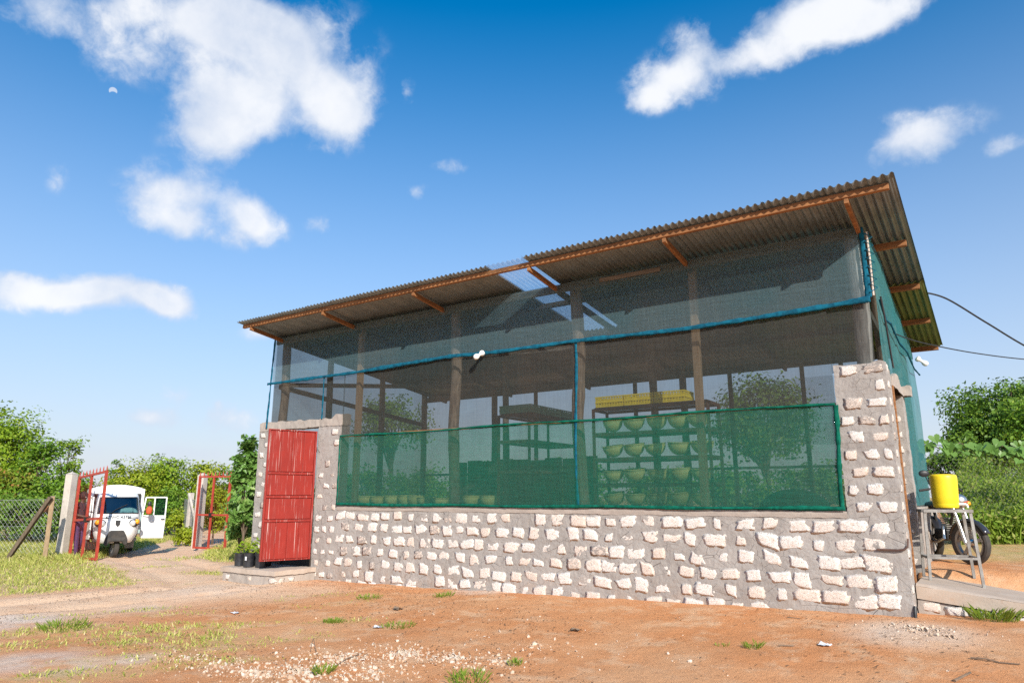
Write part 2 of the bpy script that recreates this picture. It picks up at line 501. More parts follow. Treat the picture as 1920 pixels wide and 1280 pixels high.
    M['litter'] = plain('pale_litter', (0.72, 0.72, 0.74), (0.60, 0.60, 0.62), 8, 0.6, 0, 0.2)
    M['plank_orange'] = plain('rusty_board', (0.42, 0.19, 0.09), (0.34, 0.15, 0.07), 5, 0.8, 0, 0.2)
    t = NT('windscreen_glass')
    tr = t.n.new('ShaderNodeBsdfTransparent'); tr.inputs[0].default_value = (0.42, 0.62, 0.62, 1)
    gl = t.n.new('ShaderNodeBsdfGlossy'); gl.inputs['Roughness'].default_value = 0.03
    gl.inputs[0].default_value = (0.8, 0.9, 0.95, 1)
    m1 = t.n.new('ShaderNodeMixShader'); m1.inputs[0].default_value = 0.16
    t.l.new(tr.outputs[0], m1.inputs[1]); t.l.new(gl.outputs[0], m1.inputs[2]); t.l.new(m1.outputs[0], t.out.inputs[0])
    M['glass'] = t.m
    # people
    M['skin'] = plain('dark_skin', (0.085, 0.045, 0.030), (0.07, 0.037, 0.025), 9, 0.5, 0, 0)
    M['hair'] = plain('dark_hair', (0.035, 0.018, 0.016), (0.02, 0.012, 0.01), 30, 0.8, 0, 0.6, 60)
    M['shirt_dark'] = plain('charcoal_shirt', (0.045, 0.030, 0.040), (0.035, 0.024, 0.032), 9, 0.9, 0, 0.2)
    M['leggings'] = plain('purple_leggings', (0.075, 0.040, 0.12), (0.05, 0.03, 0.085), 14, 0.85, 0, 0.2)
    M['shirt_white'] = plain('white_shirt', (0.72, 0.72, 0.70), (0.6, 0.6, 0.58), 9, 0.9, 0, 0.2)
    M['shoe'] = plain('dark_shoe', (0.03, 0.025, 0.025), (0.05, 0.04, 0.04), 9, 0.7, 0, 0)

    # foliage
    def leaf(name, c1, c2, c3, transl=0.35, rough=0.5):
        t = NT(name)
        i = t.island()
        col = t.mix(t.ramp(i, 0.0, 0.6, 0, 1, False), c1, c2)
        col = t.mix(t.ramp(i, 0.86, 0.98), col, c3)
        t.set(col, rough, 0, 0.35)
        tl = t.n.new('ShaderNodeBsdfTranslucent'); t.l.new(col, tl.inputs[0])
        m1 = t.n.new('ShaderNodeMixShader'); m1.inputs[0].default_value = transl
        t.l.new(t.bsdf.outputs[0], m1.inputs[1]); t.l.new(tl.outputs[0], m1.inputs[2])
        t.l.new(m1.outputs[0], t.out.inputs[0])
        return t.m
    M['leaf_bright'] = leaf('bright_leaf', (0.15, 0.27, 0.015), (0.26, 0.37, 0.02), (0.36, 0.40, 0.05))
    M['leaf_mid'] = leaf('mid_leaf', (0.10, 0.21, 0.018), (0.17, 0.30, 0.02), (0.28, 0.36, 0.05))
    M['leaf_yellow'] = leaf('yellow_green_leaf', (0.21, 0.29, 0.012), (0.33, 0.39, 0.02), (0.42, 0.42, 0.05))
    M['leaf_rust'] = leaf('rusty_leaf', (0.17, 0.26, 0.02), (0.27, 0.29, 0.03), (0.38, 0.17, 0.05))
    M['leaf_dark'] = leaf('dark_leaf', (0.075, 0.16, 0.015), (0.135, 0.24, 0.02), (0.24, 0.33, 0.035), 0.25)
    M['leaf_big'] = leaf('cassava_leaf', (0.11, 0.235, 0.045), (0.18, 0.33, 0.07), (0.30, 0.42, 0.13), 0.3, 0.4)
    M['leaf_vine'] = leaf('vine_leaf', (0.11, 0.23, 0.05), (0.17, 0.31, 0.07), (0.24, 0.36, 0.1), 0.4, 0.4)
    M['weed'] = leaf('weed_blade', (0.14, 0.25, 0.02), (0.25, 0.34, 0.04), (0.40, 0.38, 0.12), 0.4, 0.6)
    M['grass'] = leaf('grass_blade', (0.27, 0.35, 0.05), (0.54, 0.53, 0.15), (0.74, 0.62, 0.33), 0.35, 0.7)
    M['dry_leaf'] = leaf('dry_leaf', (0.22, 0.13, 0.07), (0.14, 0.085, 0.05), (0.30, 0.20, 0.12), 0.1, 0.9)
    t = NT('pebble')
    i = t.island()
    col = t.mix(t.ramp(i, 0.0, 0.8, 0, 1, False), (0.62, 0.53, 0.44), (0.48, 0.36, 0.26))
    col = t.mix(t.ramp(i, 0.8, 1.0), col, (0.45, 0.30, 0.2))
    M['pebble'] = t.set(col, 0.95, 0, 0.15)


make_materials()

# ------------------------------------------------------------------ mesh helpers
ORG = {}


def tag(o, label=None, cat=None, group=None, kind=None):
    if label: o['label'] = label
    if cat: o['category'] = cat
    if group: o['group'] = group
    if kind: o['kind'] = kind
    return o


def thing(name, loc, label, cat, group=None, rot=0.0, local=False):
    o = bpy.data.objects.new(name, None)
    o.empty_display_size = 0.2
    COL.objects.link(o)
    o.location = loc
    o.rotation_euler = (0, 0, rot)
    ORG[o.name] = (0, 0, 0) if (local or rot) else tuple(loc)
    return tag(o, label, cat, group)


def link(name, me, parent=None, loc=None, m=None):
    o = bpy.data.objects.new(name, me)
    COL.objects.link(o)
    if m and not me.materials:
        me.materials.append(m)
    if parent:
        o.parent = parent
        ORG[o.name] = ORG[parent.name]
    if loc is not None:
        o.location = loc
    return o


class MB:
    def __init__(s):
        s.v, s.f = [], []

    def add(s, vs, fs):
        n = len(s.v)
        s.v += [tuple(x) for x in vs]
        s.f += [tuple(i + n for i in f) for f in fs]
        return s

    def box(s, a, b):
        (x0, y0, z0), (x1, y1, z1) = a, b
        vs = [(x0, y0, z0), (x1, y0, z0), (x1, y1, z0), (x0, y1, z0), (x0, y0, z1), (x1, y0, z1), (x1, y1, z1), (x0, y1, z1)]
        return s.add(vs, [(0, 3, 2, 1), (4, 5, 6, 7), (0, 1, 5, 4), (1, 2, 6, 5), (2, 3, 7, 6), (3, 0, 4, 7)])

    def bar(s, a, b, w, h, up=(0, 0, 1)):
        a, b = Vector(a), Vector(b)
        d = (b - a).normalized()
        u = Vector(up)
        if abs(d.dot(u)) > 0.98:
            u = Vector((0, 1, 0))
        sd = d.cross(u).normalized()
        u = sd.cross(d).normalized()
        vs = []
        for p in (a, b):
            for i, j in ((-1, -1), (1, -1), (1, 1), (-1, 1)):
                vs.append(p + sd * (i * w / 2) + u * (j * h / 2))
        return s.add(vs, [(0, 1, 2, 3), (7, 6, 5, 4), (0, 4, 5, 1), (1, 5, 6, 2), (2, 6, 7, 3), (3, 7, 4, 0)])

    def tube(s, pts, r, n=8, caps=True):
        pts = [Vector(p) for p in pts]
        rs = r if isinstance(r, (list, tuple)) else [r] * len(pts)
        base = len(s.v)
        prev = None
        for i, p in enumerate(pts):
            d = (pts[min(i + 1, len(pts) - 1)] - pts[max(i - 1, 0)])
            d = d.normalized() if d.length > 1e-9 else Vector((0, 0, 1))
            if prev is None:
                u = d.orthogonal().normalized()
            else:
                u = (prev - d * prev.dot(d))
                u = u.normalized() if u.length > 1e-6 else d.orthogonal().normalized()
            prev = u
            w = d.cross(u)
            for k in range(n):
                a = 2 * math.pi * k / n
                s.v.append(tuple(p + (u * math.cos(a) + w * math.sin(a)) * rs[i]))
        for i in range(len(pts) - 1):
            for k in range(n):
                a, b = base + i * n + k, base + i * n + (k + 1) % n
                s.f.append((a, b, b + n, a + n))
        if caps:
            s.f.append(tuple(base + k for k in reversed(range(n))))
            e = base + (len(pts) - 1) * n
            s.f.append(tuple(e + k for k in range(n)))
        return s

    def lathe(s, prof, c=(0, 0, 0), n=24, axis='z', half=False, caps=True):
        c = Vector(c)
        base = len(s.v)
        for (r, z) in prof:
            for k in range(n):
                a = 2 * math.pi * k / n
                x, y = r * math.cos(a), r * math.sin(a)
                p = {'z': (x, y, z), 'y': (x, z, y), 'x': (z, x, y)}[axis]
                s.v.append(tuple(c + Vector(p)))
        for i in range(len(prof) - 1):
            for k in range(n):
                a, b = base + i * n + k, base + i * n + (k + 1) % n
                s.f.append((a, b, b + n, a + n))
        if caps:
            s.f.append(tuple(base + k for k in reversed(range(n))))
            e = base + (len(prof) - 1) * n
            s.f.append(tuple(e + k for k in range(n)))
        return s

    def prism(s, poly, vec):
        vec = Vector(vec)
        n = len(poly)
        a = [Vector(p) for p in poly]
        fs = [tuple(range(n)), tuple(range(2 * n - 1, n - 1, -1))]
        fs += [(i, i + n, (i + 1) % n + n, (i + 1) % n) for i in range(n)]
        return s.add(a + [p + vec for p in a], fs)

    def ball(s, c, r, n=12, m=8, sc=(1, 1, 1)):
        prof = [(max(1e-4, math.sin(math.pi * i / m)), -math.cos(math.pi * i / m)) for i in range(m + 1)]
        t = MB().lathe(prof, (0, 0, 0), n)
        c = Vector(c)
        return s.add([c + Vector((x * r * sc[0], y * r * sc[1], z * r * sc[2])) for x, y, z in t.v], t.f)

    def build(s, name, m, parent=None, org=None, smooth=False, bevel=0.0, fix=True):
        if parent is not None:
            o0 = Vector(ORG[parent.name])
        elif org is not None:
            o0 = Vector(org)
        else:
            a = np.array(s.v)
            o0 = Vector(((a[:, 0].min() + a[:, 0].max()) / 2, (a[:, 1].min() + a[:, 1].max()) / 2, a[:, 2].min()))
        me = bpy.data.meshes.new(name)
        me.from_pydata([tuple(Vector(p) - o0) for p in s.v], [], s.f)
        if fix:
            import bmesh
            bm = bmesh.new(); bm.from_mesh(me)
            bmesh.ops.recalc_face_normals(bm, faces=bm.faces)
            bm.to_mesh(me); bm.free()
        me.materials.append(m)
        if smooth:
            me.polygons.foreach_set('use_smooth', [True] * len(me.polygons))
            try:
                me.set_sharp_from_angle(angle=R(40))
            except Exception:
                pass
        o = link(name, me, parent)
        if parent is None:
            o.location = o0
            ORG[o.name] = tuple(o0)
        if bevel:
            b = o.modifiers.new('bevel', 'BEVEL')
            b.width = bevel; b.segments = 2; b.limit_method = 'ANGLE'; b.angle_limit = R(40)
        return o


def grid_mesh(fn, nu, nv):
    vs = [fn(i / nu, j / nv) for j in range(nv + 1) for i in range(nu + 1)]
    fs = [(j * (nu + 1) + i, j * (nu + 1) + i + 1, (j + 1) * (nu + 1) + i + 1, (j + 1) * (nu + 1) + i) for j in range(nv) for i in range(nu)]
    return vs, fs


def np_mesh(name, verts, faces, m, parent=None, org=(0, 0, 0)):
    o0 = np.array(ORG[parent.name]) if parent is not None else np.array(org)
    me = bpy.data.meshes.new(name)
    me.from_pydata((np.asarray(verts) - o0).tolist(), [], np.asarray(faces).tolist())
    me.materials.append(m)
    o = link(name, me, parent)
    if parent is None:
        o.location = org
        ORG[o.name] = tuple(org)
    return o


# ------------------------------------------------------------------ ground
_lat = nr.rand(128, 128)


def vnoise(x, y):
    xi, yi = np.floor(x).astype(int), np.floor(y).astype(int)
    fx, fy = x - xi, y - yi
    fx, fy = fx * fx * (3 - 2 * fx), fy * fy * (3 - 2 * fy)
    g = lambda a, b: _lat[a % 128, b % 128]
    return (g(xi, yi) * (1 - fx) + g(xi + 1, yi) * fx) * (1 - fy) + (g(xi, yi + 1) * (1 - fx) + g(xi + 1, yi + 1) * fx) * fy


def fbm(x, y, o=4):
    s, a, t = 0, 1.0, 0
    for k in range(o):
        s = s + a * vnoise(x * 2 ** k + 17.3 * k, y * 2 ** k + 5.1 * k)
        t += a
        a *= 0.5
    return s / t


def sm(a, b, x):
    t = np.clip((x - a) / (b - a), 0, 1)
    return t * t * (3 - 2 * t)


RUTS = []


def gz(x, y, rough=True):
    x, y = np.asarray(x, float), np.asarray(y, float)
    wb = np.interp(x, [-14, -10.9, -1, 2.5], [0.02, 0.05, 0.27, 0.30])
    h = 0.03 + (wb - 0.03) * sm(4.5, 9.2, y)
    h = h + (0.06 - h) * sm(-13.0, -18.0, x)
    e = sm(-1.9, -0.9, x) * sm(10.35, 11.1, y)
    h = h + (0.67 - h) * e
    h = h + e * 0.02 * np.clip(y - 11, 0, 6)
    if RUTS:
        d = seg_dist(x, y, RUTS) + 0.15 * (fbm(x * 0.8, y * 0.8, 2) - 0.5)
        h = h - 0.035 * np.exp(-((d - 0.55) / 0.16) ** 2) + 0.02 * np.exp(-((d - 0.95) / 0.2) ** 2)
    if rough:
        near = np.clip(1.2 - np.hypot(x + 8, y - 8) / 60, 0, 1)
        h = h + near * (0.05 * (fbm(x * 0.9, y * 0.9, 3) - 0.5) + 0.022 * (fbm(x * 6, y * 6, 3) - 0.5))
    return h


def gz1(x, y):
    return float(gz(np.array([x]), np.array([y]))[0])


def gpt(px, py):                         # where a sight line meets the ground
    z = 0.05
    for _ in range(6):
        p = on_z(px, py, z)
        z = gz1(p.x, p.y)
    return Vector((p.x, p.y, z))


GRASS = [  # pixel x, y, radius across (m), radius along the view (m), density
    (40, 1075, 2.2, 4.0, 1.0), (150, 1085, 2.0, 2.0, 0.9), (20, 1105, 1.2, 1.0, 0.8), (250, 1075, 0.7, 0.6, 0.8), (60, 1040, 3.0, 5.0, 1.0),
    (390, 1072, 0.8, 0.7, 0.9), (330, 1050, 1.8, 0.5, 0.55), (430, 1048, 1.2, 0.8, 0.8),
    (135, 1095, 1.4, 0.6, 0.5), (230, 1092, 0.5, 0.2, 0.6), (45, 1130, 0.5, 0.25, 0.6), (70, 1122, 0.4, 0.2, 0.7),
    (110, 1180, 1.0, 0.35, 0.75), (230, 1185, 1.2, 0.5, 0.5), (290, 1120, 0.5, 0.4, 0.5), (340, 1150, 0.8, 0.4, 0.42), (30, 1210, 1.0, 0.4, 0.5),
    (330, 1200, 1.2, 0.5, 0.5), (420, 1175, 0.9, 0.35, 0.48), (360, 1212, 0.6, 0.2, 0.7), (240, 1250, 1.0, 0.3, 0.4), (90, 1262, 0.4, 0.15, 0.8),
    (180, 1150, 1.6, 0.3, 0.45), (450, 1205, 1.6, 0.5, 0.42), (300, 1225, 1.6, 0.4, 0.45), (200, 1265, 1.2, 0.3, 0.45), (480, 1235, 0.8, 0.2, 0.4), (80, 1205, 1.4, 0.4, 0.5),
    (560, 1120, 1.0, 0.5, 0.4), (620, 1130, 0.8, 0.5, 0.3), (500, 1190, 0.9, 0.3, 0.35), (650, 1165, 0.6, 0.2, 0.55),
    (360, 1000, 3.0, 4.0, 1.0), (310, 1015, 1.5, 1.5, 0.8), (480, 1030, 2.0, 3.0, 0.9)]
GB = []
for (px, py, ra, rb, d) in GRASS:
    p = gpt(px, py)
    v = Vector((p.x, p.y)).normalized()
    GB.append((p.x, p.y, v.x, v.y, ra, rb, d))
TRACK = [gpt(-200, 1160), gpt(150, 1128), gpt(420, 1100), gpt(340, 1068), gpt(270, 1048), Vector((-23.0, 14.5, 0)), Vector((-30.0, 20.0, 0))]


def seg_dist(x, y, pts):
    best = np.full(np.shape(x), 1e9)
    for a, b in zip(pts[:-1], pts[1:]):
        ax, ay, bx, by = a.x, a.y, b.x, b.y
        t = np.clip(((x - ax) * (bx - ax) + (y - ay) * (by - ay)) / ((bx - ax) ** 2 + (by - ay) ** 2), 0, 1)
        best = np.minimum(best, np.hypot(x - ax - t * (bx - ax), y - ay - t * (by - ay)))
    return best


RUTS.extend(TRACK)
FORCED = [(395, 1074, 0.75, 0.45, 0.95), (205, 1092, 0.9, 0.2, 0.75), (300, 1062, 0.6, 0.25, 0.7), (445, 1050, 0.9, 0.5, 0.8), (350, 1046, 0.8, 0.3, 0.6), (265, 1056, 0.4, 0.15, 0.6), (330, 1098, 0.5, 0.12, 0.45)]
FB = []
for (px, py, ra, rb, d) in FORCED:
    p = gpt(px, py)
    v = Vector((p.x, p.y)).normalized()
    FB.append((p.x, p.y, v.x, v.y, ra, rb, d))


def grass_density(x, y):
    s = np.zeros(np.shape(x))
    for (cx, cy, vx, vy, ra, rb, d) in GB:
        al = ((x - cx) * vx + (y - cy) * vy) / rb
        ac = ((x - cx) * -vy + (y - cy) * vx) / ra
        s = np.maximum(s, d * np.clip(1.25 - (al * al + ac * ac), 0, 1))
    far = sm(17.0, 21.0, np.hypot(x, y)) * sm(-12.5, -14.0, x)
    s = np.maximum(s, far)
    s = np.maximum(s, sm(11.8, 13.2, y) * sm(-1.4, -0.9, x))
    tr = seg_dist(x, y, TRACK)
    s = s * sm(0.75, 1.35, tr + 0.5 * (fbm(x * 1.1, y * 1.1, 3) - 0.5))
    for (cx, cy, vx, vy, ra, rb, d) in FB:
        al = ((x - cx) * vx + (y - cy) * vy) / rb
        ac = ((x - cx) * -vy + (y - cy) * vx) / ra
        s = np.maximum(s, d * np.clip(1.25 - (al * al + ac * ac), 0, 1))
    n = fbm(x * 1.6 + 3, y * 1.6, 4)
    n = 0.6 * n + 0.4 * fbm(x * 5.0, y * 5.0 + 7, 3)
    return np.clip(s * 1.15 - (0.80 - n * 1.1), 0, 1) * np.clip(s * 4, 0, 1)


def make_ground():
    def axis(lo, hi, step, far0, far1):
        core = list(np.arange(lo, hi + 1e-6, step))
        out, x, d = [], hi, step
        while x < far1:
            d *= 1.18; x += d; out.append(x)
        neg, x, d = [], lo, step
        while x > far0:
            d *= 1.18; x -= d; neg.append(x)
        return np.array(neg[::-1] + core + out)
    xs, ys = axis(-21.0, 2.0, 0.085, -900, 900), axis(2.6, 14.0, 0.085, -900, 900)
    X, Y = np.meshgrid(xs, ys)
    Z = gz(X, Y)
    inside = (X > -12.6) & (X < -1.1) & (Y > 9.7) & (Y < 14.2)
    Z = np.where(inside, 0.1, Z)
    nx, ny = len(xs), len(ys)
    v = np.stack([X.ravel(), Y.ravel(), Z.ravel()], 1)
    i = np.arange(nx * ny).reshape(ny, nx)
    f = np.stack([i[:-1, :-1].ravel(), i[:-1, 1:].ravel(), i[1:, 1:].ravel(), i[1:, :-1].ravel()], 1)
    t = NT('red_earth')
    at_ = t.n.new('ShaderNodeAttribute'); at_.attribute_name = 'cover'
    sp = t.n.new('ShaderNodeSeparateColor'); t.l.new(at_.outputs['Color'], sp.inputs[0])
    g, pale, grey = sp.outputs[0], sp.outputs[1], sp.outputs[2]
    vv = t.vec(src='Object')
    col = t.mix(t.ramp(t.noise(vv, 0.6, 6), 0.35, 0.68), (0.62, 0.265, 0.11), (0.67, 0.35, 0.175))
    col = t.mix(t.ramp(t.noise(vv, 2.6, 8, 0.65), 0.48, 0.68), col, (0.69, 0.41, 0.235))
    col = t.mix(t.math('MULTIPLY', pale, t.ramp(t.noise(vv, 1.4, 6), 0.25, 0.6, 0.6, 1.0)), col, (0.76, 0.52, 0.345))
    col = t.mix(t.math('MULTIPLY', grey, t.ramp(t.noise(vv, 2.5, 6), 0.25, 0.55)), col, (0.70, 0.575, 0.475))
    col = t.mix(t.ramp(t.noise(vv, 9, 8, 0.7), 0.55, 0.74, 0, 0.6), col, (0.36, 0.17, 0.09))
    col = t.mix(t.ramp(t.noise(vv, 60, 4, 0.7), 0.68, 0.74, 0, 0.55), col, (0.70, 0.60, 0.50))
    col = t.mix(t.ramp(t.noise(vv, 38, 5, 0.7), 0.68, 0.73, 0, 0.75), col, (0.17, 0.10, 0.06))
    gcol = t.mix(t.ramp(t.noise(vv, 7, 8, 0.7), 0.35, 0.65), (0.36, 0.34, 0.10), (0.56, 0.42, 0.21))
    col = t.mix(t.math('MULTIPLY', g, t.ramp(t.noise(vv, 5, 6), 0.3, 0.6, 0.35, 0.9)), col, gcol)
    hgt = t.math('ADD', t.noise(vv, 9, 12, 0.75), t.math('MULTIPLY', t.noise(vv, 70, 6, 0.7), 0.45))
    t.bump(hgt, 0.75, 0.032)
    m = t.set(col, 0.97, 0, 0.12)
    o = np_mesh('ground', v, f, m)
    me = o.data
    me.polygons.foreach_set('use_smooth', [True] * len(me.polygons))
    G = grass_density(X, Y)
    tr = seg_dist(X, Y, TRACK)
    P = np.maximum(sm(2.6, 0.6, tr), 0.6 * sm(-8.5, -11.5, X) * sm(9.3, 8.0, Y))
    def blob(px, py, r):
        p = gpt(px, py)
        return sm(1.2, 0.25, np.hypot(X - p.x, Y - p.y) / r)
    W = np.maximum.reduce([blob(20, 1165, 0.8) * 0.85, blob(50, 1240, 0.7) * 0.7, blob(120, 1250, 0.5) * 0.6, blob(250, 1235, 0.35) * 0.7, blob(270, 1140, 0.5) * 0.5,
                           blob(900, 1108, 0.55) * 0.7, blob(1700, 1185, 0.7) * 0.45, blob(390, 1110, 1.2) * 0.4])
    P = np.maximum(P, np.maximum(blob(1720, 1185, 0.8), blob(520, 1110, 1.5)) * 0.8)
    c = np.stack([G.ravel(), P.ravel(), W.ravel(), np.ones(G.size)], 1).astype(np.float32)
    ca = me.color_attributes.new('cover', 'FLOAT_COLOR', 'POINT')
    ca.data.foreach_set('color', c.ravel())
    tag(o, kind='structure')
    return o


make_ground()


# ------------------------------------------------------------------ relief helpers for masonry
def rough_box(x0, x1, y0, y1, z0, z1, res, amp, top=None, seed=0.0, chip=0.0):
    """a block whose faces are gridded and displaced by 3-D noise; top(x) may lower or raise the top edge"""
    vs, fs = [], []

    def put(fn, nu, nv, flip):
        b = len(vs)
        a, f = grid_mesh(fn, nu, nv)
        vs.extend(a)
        for q in f:
            q = tuple(i + b for i in q)
            fs.append(q[::-1] if flip else q)
    nx, ny, nz = max(2, int((x1 - x0) / res)), max(2, int((y1 - y0) / res)), max(2, int((z1 - z0) / res))
    L = lambda a, b, t: a + (b - a) * t
    put(lambda u, v: (L(x0, x1, u), y0, L(z0, z1, v)), nx, nz, False)
    put(lambda u, v: (L(x0, x1, u), y1, L(z0, z1, v)), max(2, nx // 4), max(2, nz // 4), True)
    put(lambda u, v: (x1, L(y0, y1, u), L(z0, z1, v)), ny, nz, False)
    put(lambda u, v: (x0, L(y0, y1, u), L(z0, z1, v)), ny, nz, True)
    put(lambda u, v: (L(x0, x1, u), L(y0, y1, v), z1), nx, ny, False)
    out = []
    for (x, y, z) in vs:
        if top:
            t = (z - z0) / (z1 - z0)
            z = z0 + t * (z1 + top(x, y) - z0)
        p = Vector((x, y, z))
        n1 = noise.noise_vector(p * 3.1 + Vector((seed, 0, 0)))
        n2 = noise.noise_vector(p * 11.0)
        n3 = noise.noise_vector(p * 30.0)
        d = n1 * amp + n2 * amp * 0.8 + n3 * amp * 0.55
        out.append(p + d)
    m = MB(); m.v = [tuple(p) for p in out]; m.f = fs
    return m


STONES = []


def make_stone_meshes():
    for k in range(22):
        rg = random.Random(300 + k)
        cr = [(sx * (0.5 - 0.13 * rg.random()), sz * (0.5 - 0.15 * rg.random())) for sx, sz in ((-1, -1), (1, -1), (1, 1), (-1, 1))]
        if rg.random() < 0.3:                      # a knocked-off corner
            q = rg.randrange(4); cr[q] = (cr[q][0] * 0.55, cr[q][1] * 0.7)
        ring = []
        per = 6
        for a in range(4):
            (x0, z0), (x1, z1) = cr[a], cr[(a + 1) % 4]
            nx, nz = -(z1 - z0), (x1 - x0)
            ln = math.hypot(nx, nz)
            bow = rg.uniform(-0.03, 0.07)
            for i in range(per):
                t = i / per
                j = rg.uniform(-0.035, 0.03) - bow * math.sin(math.pi * t) - (0.07 if rg.random() < 0.08 else 0)
                if i == 0:
                    x, z = x0 * (0.93 + 0.07 * rg.random()), z0 * (0.93 + 0.07 * rg.random())
                else:
                    x, z = x0 + (x1 - x0) * t + nx / ln * j, z0 + (z1 - z0) * t + nz / ln * j
                ring.append((x, z))
        n = len(ring)
        v = [(x * 1.02, 0.05, z * 1.02) for x, z in ring]
        v += [(x, 0.005 - 0.005 * rg.random(), z) for x, z in ring]
        v += [(x * 0.66, 0.000 - 0.008 * rg.random(), z * 0.66) for x, z in ring[::2]]
        v.append((0, -0.005, 0))
        h = n // 2
        f = [(i, (i + 1) % n, n + (i + 1) % n, n + i) for i in range(n)]
        for i in range(h):
            f.append((n + 2 * i, n + 2 * i + 1, 2 * n + i))
            f.append((n + 2 * i + 1, n + (2 * i + 2) % n, 2 * n + (i + 1) % h, 2 * n + i))
            f.append((2 * n + i, 2 * n + (i + 1) % h, 2 * n + h))
        me = bpy.data.meshes.new('coral_stone')
        me.from_pydata(v, [], f)
        me.materials.append(M['stone'])
        me.polygons.foreach_set('use_smooth', [False] * n + [True] * (len(f) - n))
        STONES.append(me)


make_stone_meshes()


def stone(parent, p, w, h, rz=0.0, tilt=0.0, depth=1.0):
    o = bpy.data.objects.new('stone', rng.choice(STONES))
    COL.objects.link(o)
    o.parent = parent
    o.location = Vector(p) - Vector(ORG[parent.name])
    o.rotation_euler = (0, tilt, rz)
    o.scale = (w * rng.choice((-1, 1)), depth, h * rng.choice((-1, 1)))
    return o


# ------------------------------------------------------------------ the shed
YF, YB = 9.37, 14.35
XL, XR = -12.98, -0.97
ROOF_X0, ROOF_X1 = -12.74, -0.60
SLOPE = 0.125


def roof_z(y):
    return 5.125 - SLOPE * (y - 8.57)


shed = thing('netted_shed', (-7.0, YF, 0.1), 'long coral stone shed with netted upper walls and a corrugated iron roof', 'shed')


